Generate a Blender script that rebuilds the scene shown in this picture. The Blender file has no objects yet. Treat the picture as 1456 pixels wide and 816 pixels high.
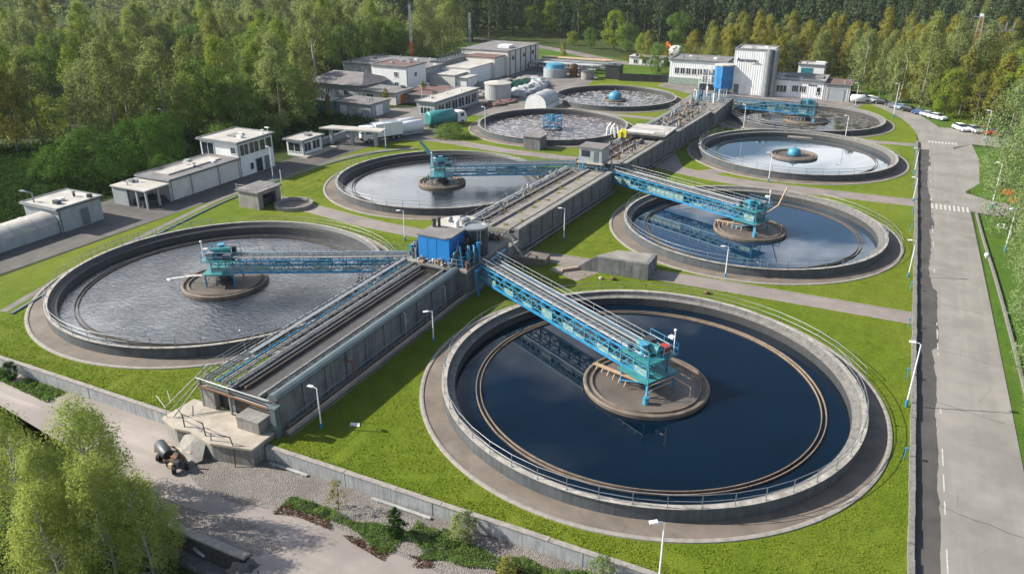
import bpy, bmesh, math, random
import numpy as np
from mathutils import Vector, Matrix, noise as mnoise
R = math.radians
rnd = random.Random(7)
scene = bpy.context.scene
CLO, CHI, EXPO = .50, .60, 0.98
SEED = 3.3
HAZE = .00006
COL = scene.collection

# ------------------------------------------------------------------ camera
H = 38.0; F = 1100.0; HY = -80.0
yaw = math.atan((1308-728)/math.hypot(F, 408-HY)); pitch = math.atan((408-HY)/F)
_fw = np.array([-math.sin(yaw)*math.cos(pitch), math.cos(yaw)*math.cos(pitch), -math.sin(pitch)])
_rt = np.array([math.cos(yaw), math.sin(yaw), 0.0]); _up = np.cross(_rt, _fw)
def seen(x, y, z):
    """where a world point falls in the photograph (used only to leave out trees far outside the view)"""
    d = np.array([x, y, z-H]); w = d@_fw
    if w < 1: return (-9999, -9999)
    return 728+F*(d@_rt)/w, 408-F*(d@_up)/w
cd = bpy.data.cameras.new('camera'); cam = bpy.data.objects.new('camera', cd); COL.objects.link(cam)
cam.location = (0, 0, H); cam.rotation_euler = (math.pi/2-pitch, 0, yaw)
cd.sensor_width = 36; cd.lens = 36*F/1456; cd.clip_start = 0.5; cd.clip_end = 5000
scene.camera = cam

# ------------------------------------------------------------------ tagging
def tag(o, label=None, cat=None, group=None, kind=None):
    if label: o['label'] = label
    if cat: o['category'] = cat
    if group: o['group'] = group
    if kind: o['kind'] = kind
    return o
def thing(name, loc, label, cat, group=None, rz=0):
    o = bpy.data.objects.new(name, None); COL.objects.link(o)
    o.location = loc; o.rotation_euler = (0, 0, rz); o.empty_display_size = .3
    return tag(o, label, cat, group)
def dup(o, loc=None, rz=None, scale=None, label=None, group=None, mats=None):
    """copy of a thing with copies of its parts and sub-parts"""
    c = o.copy(); COL.objects.link(c)
    if loc is not None: c.location = loc
    if rz is not None: c.rotation_euler = (0, 0, rz)
    if scale is not None: c.scale = scale
    if label: c['label'] = label
    if group: c['group'] = group
    for ch in list(o.children):
        k = ch.copy(); COL.objects.link(k); k.parent = c
        if mats and ch.name.split('.')[0] in mats:
            k.material_slots[0].link = 'OBJECT'; k.material_slots[0].material = mats[ch.name.split('.')[0]]
        for g in ch.children:
            q = g.copy(); COL.objects.link(q); q.parent = k
    return c

# ------------------------------------------------------------------ mesh builder
class MB:
    def __init__(s): s.v = []; s.f = []; s.sm = []
    def add(s, vs, fs, smooth=False):
        b = len(s.v); s.v += [tuple(p) for p in vs]
        s.f += [tuple(i+b for i in f) for f in fs]; s.sm += [smooth]*len(fs); return s
    def bx(s, x0, x1, y0, y1, z0, z1):
        return s.add([(x0,y0,z0),(x1,y0,z0),(x1,y1,z0),(x0,y1,z0),(x0,y0,z1),(x1,y0,z1),(x1,y1,z1),(x0,y1,z1)],
            [(0,3,2,1),(4,5,6,7),(0,1,5,4),(1,2,6,5),(2,3,7,6),(3,0,4,7)])
    def bar(s, p, q, w, h=None):
        h = w if h is None else h
        p = Vector(p); q = Vector(q); d = (q-p)
        if d.length < 1e-6: return s
        d.normalize(); a = Vector((0,0,1)) if abs(d.z) < .95 else Vector((1,0,0))
        x = d.cross(a).normalized(); y = x.cross(d).normalized()
        vs = [c+x*(sx*w/2)+y*(sy*h/2) for c in (p, q) for sx, sy in ((-1,-1),(1,-1),(1,1),(-1,1))]
        return s.add(vs, [(0,1,2,3),(7,6,5,4),(0,4,5,1),(1,5,6,2),(2,6,7,3),(3,7,4,0)])
    def tube(s, p, q, r, n=6, r2=None):
        return s.path([p, q], r, n, rs=[r, r if r2 is None else r2])
    def path(s, pts, r, n=6, closed=False, rs=None):
        pts = [Vector(p) for p in pts]; m = len(pts); vs = []; fs = []
        up = Vector((0,0,1))
        for i, p in enumerate(pts):
            a = pts[(i-1) % m] if (closed or i > 0) else p
            b = pts[(i+1) % m] if (closed or i < m-1) else p
            d = (b-a).normalized()
            if abs(d.dot(up)) > .97: up = Vector((1,0,0))
            x = d.cross(up).normalized(); y = x.cross(d).normalized()
            rr = rs[i] if rs else r
            for k in range(n):
                t = 2*math.pi*k/n; vs.append(p+x*(rr*math.cos(t))+y*(rr*math.sin(t)))
        for i in range(m if closed else m-1):
            for k in range(n):
                a = i*n+k; b = i*n+(k+1) % n; c = ((i+1) % m)*n+(k+1) % n; d = ((i+1) % m)*n+k
                fs.append((a, b, c, d))
        s.add(vs, fs, True)
        if not closed:
            s.add(vs[:n], [tuple(range(n))[::-1]]); s.add(vs[-n:], [tuple(range(n))])
        return s
    def lathe(s, prof, cx=0, cy=0, n=128, a0=0, a1=360, smooth=False, z=0):
        full = abs(a1-a0) >= 360; m = n if full else n+1; k = len(prof); vs = []; fs = []
        for i in range(m):
            t = R(a0+(a1-a0)*i/n)
            for r, zz in prof: vs.append((cx+r*math.cos(t), cy+r*math.sin(t), zz+z))
        for i in range(n):
            j = (i+1) % m
            for q in range(k-1):
                a, b, c, d = i*k+q, j*k+q, j*k+q+1, i*k+q+1
                if prof[q][0] < 1e-6: fs.append((a, c, d))
                elif prof[q+1][0] < 1e-6: fs.append((a, b, d))
                else: fs.append((a, b, c, d))
        return s.add(vs, fs, smooth)
    def cyl(s, cx, cy, z0, z1, r, n=24, r2=None):
        r2 = r if r2 is None else r2
        s.lathe([(r, z0), (r2, z1)], cx, cy, n, smooth=True)
        s.lathe([(r2, z1), (0, z1)], cx, cy, n); return s.lathe([(0, z0), (r, z0)], cx, cy, n)
    def prism(s, poly, z0, z1):
        n = len(poly); a = sum(poly[i][0]*poly[(i+1)%n][1]-poly[(i+1)%n][0]*poly[i][1] for i in range(n))
        if a < 0: poly = poly[::-1]
        vs = [(x, y, z0) for x, y in poly]+[(x, y, z1) for x, y in poly]
        return s.add(vs, [tuple(range(n))[::-1], tuple(range(n, 2*n))]+[(i, (i+1)%n, (i+1)%n+n, i+n) for i in range(n)])
    def flat(s, poly, z):
        n = len(poly); a = sum(poly[i][0]*poly[(i+1)%n][1]-poly[(i+1)%n][0]*poly[i][1] for i in range(n))
        if a < 0: poly = poly[::-1]
        return s.add([(x, y, z) for x, y in poly], [tuple(range(n))])
    def profx(s, prof, y0, y1):
        """(x, z) outline carried along Y"""
        n = len(prof); vs = [(x, y0, z) for x, z in prof]+[(x, y1, z) for x, z in prof]
        return s.add(vs, [tuple(range(n)), tuple(range(n, 2*n))[::-1]]+[(i, i+n, (i+1)%n+n, (i+1)%n) for i in range(n)])
    def blob(s, c, r, sub=2, amp=.12, sc=(1,1,1), seed=0):
        bm = bmesh.new(); bmesh.ops.create_icosphere(bm, subdivisions=sub, radius=1)
        vs = []
        for v in bm.verts:
            k = 1+amp*mnoise.noise(v.co*2.1+Vector((seed*3.7, seed, 1)))
            vs.append((c[0]+v.co.x*r*sc[0]*k, c[1]+v.co.y*r*sc[1]*k, c[2]+v.co.z*r*sc[2]*k))
        fs = [tuple(v.index for v in f.verts) for f in bm.faces]; bm.free()
        return s.add(vs, fs, True)
    def mesh(s, name, mat, o=(0,0,0)):
        me = bpy.data.meshes.new(name)
        me.from_pydata([(x-o[0], y-o[1], z-o[2]) for x, y, z in s.v], [], s.f)
        me.polygons.foreach_set('use_smooth', s.sm)
        if mat: me.materials.append(mat)
        me.update(); return me
    def build(s, name, mat, parent=None, o=(0,0,0), label=None, cat=None, group=None, kind=None):
        """o: world origin; a child's vertices are stored relative to it, a top-level object stands there"""
        ob = bpy.data.objects.new(name, s.mesh(name, mat, o)); COL.objects.link(ob)
        if parent: ob.parent = parent
        else: ob.location = o
        return tag(ob, label, cat, group, kind)

# ------------------------------------------------------------------ materials
def newmat(name):
    m = bpy.data.materials.new(name); m.use_nodes = True; nt = m.node_tree; nt.nodes.clear()
    out = nt.nodes.new('ShaderNodeOutputMaterial'); b = nt.nodes.new('ShaderNodeBsdfPrincipled')
    nt.links.new(b.outputs[0], out.inputs['Surface']); return m, nt, b, out
def N(nt, t, **kw):
    n = nt.nodes.new(t)
    for k, v in kw.items():
        if k in n.inputs.keys() if isinstance(k, str) else False: n.inputs[k].default_value = v
        else: setattr(n, k, v)
    return n
def noise(nt, vec, scale, detail=4, rough=.55, dist=0):
    n = nt.nodes.new('ShaderNodeTexNoise'); n.inputs['Scale'].default_value = scale
    n.inputs['Detail'].default_value = detail; n.inputs['Roughness'].default_value = rough
    n.inputs['Distortion'].default_value = dist
    if vec is not None: nt.links.new(vec, n.inputs['Vector'])
    return n.outputs['Fac']
def ramp(nt, fac, stops):
    r = nt.nodes.new('ShaderNodeValToRGB'); nt.links.new(fac, r.inputs[0]); el = r.color_ramp.elements
    while len(el) < len(stops): el.new(.5)
    for e, (p, c) in zip(el, stops):
        e.position = p; e.color = (c, c, c, 1) if isinstance(c, (int, float)) else (*c, 1)
    return r.outputs[0]
def mixc(nt, fac, a, b, mode='MIX'):
    m = nt.nodes.new('ShaderNodeMix'); m.data_type = 'RGBA'; m.blend_type = mode
    for ix, v in ((0, fac), (6, a), (7, b)):
        sock = m.inputs[ix]
        if isinstance(v, (int, float)): sock.default_value = v if ix == 0 else (v, v, v, 1)
        elif isinstance(v, tuple): sock.default_value = (*v, 1)
        else: nt.links.new(v, sock)
    return m.outputs[2]
def mth(nt, op, a, b=0.0):
    m = nt.nodes.new('ShaderNodeMath'); m.operation = op
    for s_, v in ((m.inputs[0], a), (m.inputs[1], b)):
        if isinstance(v, (int, float)): s_.default_value = v
        else: nt.links.new(v, s_)
    return m.outputs[0]
def pos(nt, sx=1, sy=1, sz=1, rz=0, obj=False):
    if obj: g = nt.nodes.new('ShaderNodeTexCoord').outputs['Object']
    else: g = nt.nodes.new('ShaderNodeNewGeometry').outputs['Position']
    mp = nt.nodes.new('ShaderNodeMapping'); mp.inputs['Scale'].default_value = (sx, sy, sz)
    mp.inputs['Rotation'].default_value = (0, 0, rz)
    nt.links.new(g, mp.inputs['Vector']); return mp.outputs[0]
def bump(nt, b, h, strength=.3, dist=.05):
    n = nt.nodes.new('ShaderNodeBump'); n.inputs['Strength'].default_value = strength
    n.inputs['Distance'].default_value = dist; nt.links.new(h, n.inputs['Height'])
    nt.links.new(n.outputs[0], b.inputs['Normal'])
def sh(c, k): return tuple(x*k for x in c)
def weathered(name, c, rough=.8, var=.35, scale=.8, metal=0, streak=0, stain=None, stainamt=.45, bmp=.25, fine=14):
    """base colour with large patches, fine grain, optional rain streaks and coloured stains"""
    m, nt, b, out = newmat(name); p = pos(nt)
    n1 = noise(nt, p, scale, 6, .6); n2 = noise(nt, p, fine, 4, .6)
    col = mixc(nt, ramp(nt, n1, [(.3, 0), (.7, 1)]), sh(c, 1-var), sh(c, 1+var*.5))
    col = mixc(nt, mth(nt, 'MULTIPLY', n2, .45), col, sh(c, .55))
    if streak:
        s1 = noise(nt, pos(nt, 2.2, 2.2, .16), 1.6, 5, .65)
        col = mixc(nt, mth(nt, 'MULTIPLY', ramp(nt, s1, [(.45, 0), (.72, 1)]), streak), col, sh(c, .3))
    if stain:
        s2 = noise(nt, p, scale*2.6, 5, .7, .6)
        col = mixc(nt, ramp(nt, s2, [(stainamt+.08, 0), (stainamt+.22, 1)]), col, stain)
    nt.links.new(col, b.inputs['Base Color']); b.inputs['Roughness'].default_value = rough
    b.inputs['Metallic'].default_value = metal
    if bmp: bump(nt, b, n2, bmp, .03)
    return m
M = {}
M['concrete'] = weathered('aged_concrete', (.26,.25,.235), streak=.6, stain=(.11,.1,.08), stainamt=.52)
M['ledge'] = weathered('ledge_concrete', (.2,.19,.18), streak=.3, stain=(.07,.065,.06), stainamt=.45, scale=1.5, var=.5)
M['concrete_wall'] = weathered('streaked_concrete', (.17,.175,.18), streak=.9, stain=(.07,.07,.065), stainamt=.5, var=.45)
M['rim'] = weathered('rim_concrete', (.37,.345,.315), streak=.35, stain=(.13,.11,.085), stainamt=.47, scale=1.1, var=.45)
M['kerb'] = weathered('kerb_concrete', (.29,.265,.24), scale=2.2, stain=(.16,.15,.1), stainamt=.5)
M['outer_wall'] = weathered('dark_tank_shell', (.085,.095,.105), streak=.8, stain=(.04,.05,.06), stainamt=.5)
M['apron'] = weathered('apron_concrete', (.175,.145,.12), scale=.35, var=.45, stain=(.1,.088,.078), stainamt=.5)
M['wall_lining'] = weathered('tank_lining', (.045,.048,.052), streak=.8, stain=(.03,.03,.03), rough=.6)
M['bark_grey'] = weathered('grey_bark', (.16,.15,.13), rough=.9, var=.4, scale=2)
M['grating'] = weathered('steel_grating', (.16,.17,.18), rough=.6, metal=.3, var=.4, fine=30)
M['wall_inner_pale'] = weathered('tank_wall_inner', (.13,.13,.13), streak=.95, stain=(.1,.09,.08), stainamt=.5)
M['path'] = weathered('path_concrete', (.235,.2,.185), scale=.25, var=.3, stain=(.17,.145,.13), stainamt=.5)
M['slab'] = weathered('pale_slab', (.42,.37,.31), scale=.7, stain=(.22,.16,.11), stainamt=.5)
M['blue'] = weathered('blue_paint', (.02,.23,.46), rough=.45, var=.45, stain=(.09,.08,.075), stainamt=.56, bmp=.05, scale=1.5)
M['cyan'] = weathered('faded_cyan_paint', (.05,.27,.42), rough=.55, var=.6, stain=(.17,.13,.10), stainamt=.55, bmp=.05, scale=2)
M['teal'] = weathered('teal_paint', (.035,.22,.23), rough=.45, var=.35, stain=(.12,.2,.18), stainamt=.56, bmp=.05, scale=2)
M['panel'] = weathered('pale_teal_panel', (.26,.33,.27), rough=.6, var=.4, stain=(.14,.25,.28), stainamt=.48, bmp=.1, scale=1.6)
M['royal'] = weathered('royal_blue_sheet', (.012,.19,.52), rough=.4, var=.1, stain=None, bmp=.03, scale=.6)
M['navy'] = weathered('dark_blue_tank_paint', (.018,.035,.06), rough=.35, var=.3, bmp=.03)
M['galv'] = weathered('galvanised_steel', (.30,.32,.34), rough=.42, metal=.55, var=.3, stain=(.2,.16,.12), stainamt=.6, bmp=.05)
M['darksteel'] = weathered('dark_steel', (.07,.08,.09), rough=.5, metal=.5, var=.4, stain=(.1,.05,.03), stainamt=.55)
M['rust'] = weathered('rusty_steel', (.16,.075,.035), rough=.85, var=.5, stain=(.07,.035,.02))
M['tanpipe'] = weathered('tan_pipe', (.42,.30,.2), rough=.6, var=.3)
M['pipewhite'] = weathered('dull_white_pipe', (.36,.37,.38), rough=.55, var=.4, stain=(.25,.2,.16), stainamt=.55, bmp=.05)
M['white'] = weathered('white_paint', (.74,.75,.76), rough=.5, var=.1, streak=.12, bmp=.05, fine=6)
M['offwhite'] = weathered('offwhite_render', (.6,.59,.56), rough=.75, var=.15, streak=.2, bmp=.1)
M['greypanel'] = weathered('grey_panel', (.33,.36,.38), rough=.6, var=.2, streak=.3)
M['roofgrey'] = weathered('roof_felt', (.19,.18,.18), rough=.9, var=.4, scale=.4, stain=(.3,.28,.26), stainamt=.58)
M['rooflight'] = weathered('pale_roof', (.44,.42,.39), rough=.85, var=.3, scale=.5, stain=(.22,.19,.16), stainamt=.54)
M['roofred'] = weathered('red_brown_roof', (.15,.085,.075), rough=.9, var=.3)
M['coping'] = weathered('slate_blue_coping', (.13,.17,.185), rough=.5, var=.25, metal=.3)
M['blackp'] = weathered('black_plastic', (.02,.022,.025), rough=.5, var=.3)
M['moss'] = weathered('mossy_concrete', (.24,.22,.195), scale=.6, var=.5, stain=(.2,.17,.035), stainamt=.53)
M['sludge'] = weathered('dark_sludge', (.055,.048,.042), rough=.35, var=.5, scale=.8, stain=(.12,.1,.085), stainamt=.54)
M['island_rim'] = weathered('island_rim_concrete', (.17,.135,.105), rough=.7, var=.5, scale=1.2, stain=(.05,.045,.04), stainamt=.5)
M['island'] = weathered('island_floor', (.12,.10,.085), rough=.6, var=.5, scale=.3, stain=(.26,.22,.18), stainamt=.56)
M['bark_white'] = weathered('birch_bark', (.42,.41,.38), rough=.8, var=.3, scale=3, stain=(.05,.045,.04), stainamt=.5)
M['bark'] = weathered('brown_bark', (.09,.065,.045), rough=.9, var=.4, scale=2)
M['red'] = weathered('red_paint', (.33,.035,.02), rough=.4, var=.15, bmp=0)
M['orange'] = weathered('orange_plastic', (.7,.16,.02), rough=.5, var=.15, bmp=0)
M['yellow'] = weathered('yellow_paint', (.62,.55,.03), rough=.5, var=.2, bmp=0)
M['tyre'] = weathered('tyre_rubber', (.015,.015,.016), rough=.85, var=.2)
M['stone'] = weathered('stone_wall', (.2,.19,.175), scale=3, var=.5, stain=(.08,.085,.05), stainamt=.48)

def mk_glass(name, c=(.02,.03,.04), rough=.08):
    m, nt, b, out = newmat(name); b.inputs['Base Color'].default_value = (*c, 1); b.inputs['Roughness'].default_value = rough
    b.inputs['Specular IOR Level'].default_value = .8; return m
M['glass'] = mk_glass('dark_window_glass')
M['tealglass'] = mk_glass('teal_glazing', (.03,.16,.2), .15)

def mk_ribbed(name, c, per=1.6, streak=.18):
    m, nt, b, out = newmat(name); p = pos(nt)
    sep = nt.nodes.new('ShaderNodeSeparateXYZ'); nt.links.new(p, sep.inputs[0])
    w = mth(nt, 'SINE', mth(nt, 'MULTIPLY', mth(nt, 'ADD', sep.outputs[0], sep.outputs[1]), 2*math.pi*per))
    col = mixc(nt, ramp(nt, noise(nt, p, .5, 5), [(.3, 0), (.7, 1)]), sh(c, .85), c)
    col = mixc(nt, mth(nt, 'MULTIPLY', ramp(nt, noise(nt, pos(nt, 1.5, 1.5, .12), 1.5, 5), [(.5, 0), (.75, 1)]), streak*2), col, sh(c, .4))
    col = mixc(nt, mth(nt, 'MULTIPLY', ramp(nt, w, [(.86, 0), (1, 1)]), .35), col, sh(c, .45))
    nt.links.new(col, b.inputs['Base Color']); b.inputs['Roughness'].default_value = .5; bump(nt, b, w, .5, .05); return m
M['ribwhite'] = mk_ribbed('white_ribbed_cladding', (.72,.73,.75))
M['ribgrey'] = mk_ribbed('grey_ribbed_cladding', (.36,.37,.38))
M['ribblue'] = mk_ribbed('blue_ribbed_sheet', (.02,.17,.42), 1.2, .05)

def mk_grass(name, c1, c2, c3, yellow=.35):
    m, nt, b, out = newmat(name); p = pos(nt)
    big = noise(nt, p, .07, 5, .6); mid = noise(nt, p, .55, 5, .65); fin = noise(nt, p, 7, 4, .7); mow = noise(nt, pos(nt, 1, .12, 1, .35), 1.2, 3)
    col = mixc(nt, ramp(nt, mid, [(.32, 0), (.68, 1)]), c1, c2)
    col = mixc(nt, mth(nt, 'MULTIPLY', ramp(nt, big, [(.42, 0), (.66, 1)]), yellow), col, c3)
    col = mixc(nt, mth(nt, 'MULTIPLY', ramp(nt, mow, [(.4, 0), (.65, 1)]), .22), col, sh(c1, .7))
    col = mixc(nt, mth(nt, 'MULTIPLY', ramp(nt, fin, [(.38, 0), (.64, 1)]), .75), col, sh(c1, .35))
    bare = noise(nt, p, .9, 6, .75, .5)
    col = mixc(nt, mth(nt, 'MULTIPLY', ramp(nt, bare, [(.66, 0), (.76, 1)]), .6), col, (.16,.13,.05))
    nt.links.new(col, b.inputs['Base Color']); b.inputs['Roughness'].default_value = .95
    b.inputs['Specular IOR Level'].default_value = .15
    bump(nt, b, mixc(nt, .5, noise(nt, p, 16, 4, .8), mid), 1.0, .18); return m
M['lawn'] = mk_grass('mown_lawn', (.105,.165,.010), (.17,.235,.014), (.27,.26,.04), .5)
M['rough'] = mk_grass('rough_ground', (.035,.06,.015), (.06,.09,.02), (.11,.10,.04), .6)
M['verge'] = mk_grass('verge_grass', (.06,.13,.015), (.10,.20,.02), (.15,.19,.03))

def mk_asphalt(name, c, patch=.4, cracks=True, dirt=None, lane_s=(1.1, .035)):
    m, nt, b, out = newmat(name); p = pos(nt)
    n1 = noise(nt, p, .12, 6, .6); n2 = noise(nt, p, 22, 3, .7); lane = noise(nt, pos(nt, lane_s[0], lane_s[1], 1), 1, 4, .6)
    col = mixc(nt, ramp(nt, n1, [(.35, 0), (.65, 1)]), sh(c, 1-patch), sh(c, 1+patch*.5))
    col = mixc(nt, mth(nt, 'MULTIPLY', ramp(nt, lane, [(.42, 0), (.6, 1)]), .45), col, sh(c, .68))
    col = mixc(nt, mth(nt, 'MULTIPLY', n2, .4), col, sh(c, .5))
    if dirt: col = mixc(nt, ramp(nt, noise(nt, p, .3, 6, .6, .1), [(.45, 0), (.75, .6)]), col, dirt)
    if cracks:
        v = nt.nodes.new('ShaderNodeTexVoronoi'); v.feature = 'DISTANCE_TO_EDGE'; v.inputs['Scale'].default_value = .16
        w = mixc(nt, .12, pos(nt), noise(nt, p, .5, 4), 'ADD'); nt.links.new(w, v.inputs['Vector'])
        cm = mth(nt, 'MULTIPLY', ramp(nt, v.outputs['Distance'], [(0, 1), (.008, 0)]), ramp(nt, noise(nt, p, .2, 3), [(.5, 0), (.6, .6)]))
        col = mixc(nt, cm, col, sh(c, .45))
    nt.links.new(col, b.inputs['Base Color']); b.inputs['Roughness'].default_value = .88
    bump(nt, b, n2, .3, .02); return m
M['asphalt'] = mk_asphalt('road_asphalt', (.24,.225,.205), patch=.25, dirt=(.275,.255,.235))
M['asphalt_dark'] = mk_asphalt('dark_asphalt', (.06,.057,.055), dirt=(.1,.09,.085))
M['asphalt_left'] = mk_asphalt('service_road_asphalt', (.10,.092,.088), dirt=(.14,.125,.115))
M['front_road'] = mk_asphalt('front_track', (.31,.27,.25), dirt=(.22,.19,.178), cracks=False, lane_s=(.05, 1.3))
M['yard'] = mk_asphalt('yard_surface', (.17,.15,.14), dirt=(.25,.22,.2), cracks=False)
M['marking'] = weathered('worn_road_paint', (.5,.48,.45), var=.3, scale=2, stain=(.24,.22,.2), stainamt=.45)
def mk_gravel(name, c):
    m, nt, b, out = newmat(name); p = pos(nt)
    v = nt.nodes.new('ShaderNodeTexVoronoi'); v.inputs['Scale'].default_value = 11; nt.links.new(p, v.inputs['Vector'])
    bw = nt.nodes.new('ShaderNodeRGBToBW'); nt.links.new(v.outputs['Color'], bw.inputs[0])
    col = mixc(nt, bw.outputs[0], sh(c, .5), sh(c, 1.5)); col = mixc(nt, ramp(nt, noise(nt, p, .4, 5), [(.4, 0), (.65, .6)]), col, sh(c, .6))
    nt.links.new(col, b.inputs['Base Color']); b.inputs['Roughness'].default_value = .95
    bump(nt, b, v.outputs['Distance'], .8, .1); return m
M['gravel'] = mk_gravel('crushed_gravel', (.20,.18,.165))
M['gravel_dark'] = mk_gravel('dark_gravel', (.09,.085,.085))

def mk_water(name, c, rip=.02, ripscale=1.2, rough=.03, ior=1.4, foam=None, dist=.1):
    m, nt, b, out = newmat(name); p = pos(nt)
    b.inputs['Roughness'].default_value = rough; b.inputs['IOR'].default_value = ior
    col = mixc(nt, ramp(nt, noise(nt, p, .15, 4), [(.3, 0), (.7, 1)]), sh(c, .8), sh(c, 1.2))
    if foam:
        fc, lo, hi, fs = foam
        v = nt.nodes.new('ShaderNodeTexVoronoi'); v.feature = 'DISTANCE_TO_EDGE'; v.inputs['Scale'].default_value = fs
        w = mixc(nt, .9, p, noise(nt, p, .8, 4), 'ADD'); nt.links.new(w, v.inputs['Vector'])
        fm = mth(nt, 'MAXIMUM', mth(nt, 'MULTIPLY', ramp(nt, v.outputs['Distance'], [(0, 1), (.16, 0)]), ramp(nt, noise(nt, p, 1.1, 5, .7), [(.42, 0), (.55, 1)])),
                 ramp(nt, noise(nt, pos(nt, 1, 2.2, 1), .9, 7, .75, 1.2), [(lo, 0), (hi, 1)]))
        col = mixc(nt, fm, col, fc)
        r = mixc(nt, fm, rough, .8); nt.links.new(r, b.inputs['Roughness'])
    nt.links.new(col, b.inputs['Base Color'])
    if rip:
        bump(nt, b, noise(nt, pos(nt, 1, 1.8, 1, .5), ripscale, 5, .6, .3), rip, dist); bn = b.inputs['Normal'].links[0].from_node
        nt.links.new(mth(nt, 'MULTIPLY', ramp(nt, noise(nt, p, .07, 4, .6), [(.36, .35), (.6, 1)]), rip), bn.inputs['Strength'])
    return m
# ------------------------------------------------------------------ foliage materials
def mk_leaf(name, c1, c2, c3, trans=.48, nscale=.35):
    m, nt, b, out = newmat(name); nt.nodes.remove(b)
    p = pos(nt); oi = nt.nodes.new('ShaderNodeObjectInfo')
    col = mixc(nt, ramp(nt, noise(nt, p, nscale, 3), [(.35, 0), (.65, 1)]), c1, c2)
    col = mixc(nt, mth(nt, 'MULTIPLY', ramp(nt, oi.outputs['Random'], [(.2, 0), (1, 1)]), .75), col, c3)
    geo = nt.nodes.new('ShaderNodeNewGeometry')
    col = mixc(nt, mth(nt, 'MULTIPLY', geo.outputs['Random Per Island'], .32), col, sh(c1, .45))
    d = nt.nodes.new('ShaderNodeBsdfDiffuse'); t = nt.nodes.new('ShaderNodeBsdfTranslucent'); mx = nt.nodes.new('ShaderNodeMixShader')
    nt.links.new(col, d.inputs[0]); nt.links.new(col, t.inputs[0]); mx.inputs[0].default_value = trans
    nt.links.new(d.outputs[0], mx.inputs[1]); nt.links.new(t.outputs[0], mx.inputs[2]); nt.links.new(mx.outputs[0], out.inputs['Surface'])
    return m
M['leaf_birch'] = mk_leaf('birch_leaves', (.19,.235,.065), (.29,.32,.11), (.23,.28,.12))
M['leaf_fore'] = mk_leaf('near_birch_leaves', (.27,.34,.075), (.40,.45,.12), (.33,.40,.11))
M['leaf_green'] = mk_leaf('green_leaves', (.11,.20,.04), (.18,.26,.06), (.16,.24,.07))
M['leaf_bright'] = mk_leaf('bright_leaves', (.18,.26,.035), (.27,.33,.05), (.23,.29,.06))
M['leaf_autumn'] = mk_leaf('autumn_leaves', (.23,.225,.045), (.31,.28,.06), (.2,.22,.06))
M['leaf_pale'] = mk_leaf('pale_willow_leaves', (.17,.24,.09), (.27,.34,.14), (.21,.29,.12))
M['leaf_dark'] = mk_leaf('dark_bush_leaves', (.03,.065,.014), (.05,.10,.02), (.04,.08,.022))
M['leaf_bush'] = mk_leaf('bush_leaves', (.05,.115,.02), (.10,.18,.03), (.08,.15,.03), .3)
M['needles'] = mk_leaf('spruce_needles', (.042,.075,.042), (.065,.105,.055), (.10,.13,.06), .15)
# ================================================================== SETTING
def hill(x, y):
    d = math.hypot(x, y); t = min(1, max(0, (d-330)/420)); t = t*t*(3-2*t)
    return 46*t + 2.5*t*mnoise.noise(Vector((x*.012, y*.012, 0)))
def lower_edge(x):            # south edge of the front track
    return 29.6 if x > -41 else 29.6+(-41-x)*.155
def gz(x, y):
    if -94.5 < x < 6.4 and 39.3 < y < 232: return -1.6
    if x <= 6.9 and y < 39.05:
        if x < -34.6 and y < lower_edge(x): return -1.34-2.06*min(1, max(0, (x+56)/9))
        return -1.26
    n = .25*mnoise.noise(Vector((x*.05, y*.05, 3))) if (x < -112 or x > 30 or y > 262) else 0
    return n-.02+hill(x, y)
def axis(lo, hi, step, extra, far):
    a = list(np.arange(lo, hi, step))+extra
    v = lo
    while v > far[0]: v -= step*1.0; step2 = step; a.append(v); step = min(step*1.12, 30)
    step = 4; v = hi
    while v < far[1]: v += step; a.append(v); step = min(step*1.12, 30)
    a = sorted(set(round(float(t), 3) for t in a)); return a
xs = axis(-120, 30, 3.0, [-94.51, -94.45, 6.35, 6.41, 6.9, 6.95, -34.62, -34.56], (-1500, 1200))
ys = axis(0, 260, 2.5, [39.04, 39.06, 39.28, 39.32, 231.9, 232.1, 29.58, 29.62], (-60, 1700))
b = MB(); nx = len(xs)
b.add([(x, y, gz(x, y)) for y in ys for x in xs],
      [(j*nx+i, j*nx+i+1, (j+1)*nx+i+1, (j+1)*nx+i) for j in range(len(ys)-1) for i in range(nx-1)], True)
b.build('ground', M['rough'], kind='structure', label='rough ground and hillside under the forest round the plant')

# tanks: name -> centre x, y, rim radius
T = dict(A=(-16.0,62.3,19.1), B=(-15.0,110.9,18.2), C=(-14.95,158.5,18.4), D=(-16.9,194.5,17.0),
         E=(-69.6,63.3,19.3), F=(-67.6,112.3,18.1), G=(-67.3,160.6,16.7), H=(-65.8,199.8,15.9))
def sheet(name, outer, holes, z, mat, label, kind='structure', n=96):
    bm = bmesh.new(); es = []
    for loop in [outer]+[[(cx+r*math.cos(2*math.pi*k/n), cy+r*math.sin(2*math.pi*k/n)) for k in range(n)] for cx, cy, r in holes]:
        vs = [bm.verts.new((x, y, z)) for x, y in loop]
        es += [bm.edges.new((vs[i], vs[(i+1) % len(vs)])) for i in range(len(vs))]
    bmesh.ops.triangle_fill(bm, use_beauty=True, use_dissolve=False, edges=es)
    for f in bm.faces:
        f.normal_update()
        if f.normal.z < 0: f.normal_flip()
    me = bpy.data.meshes.new(name); bm.to_mesh(me); bm.free(); me.materials.append(mat)
    o = bpy.data.objects.new(name, me); COL.objects.link(o); return tag(o, label, kind=kind)
sheet('lawn', [(-96,39.2),(6.6,39.2),(6.6,196),(1,212),(-8,232.5),(-96,232.5)],
      [(cx, cy, r+2.15) for cx, cy, r in T.values()], .0, M['lawn'], 'mown bright green lawn round the round tanks')

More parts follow.
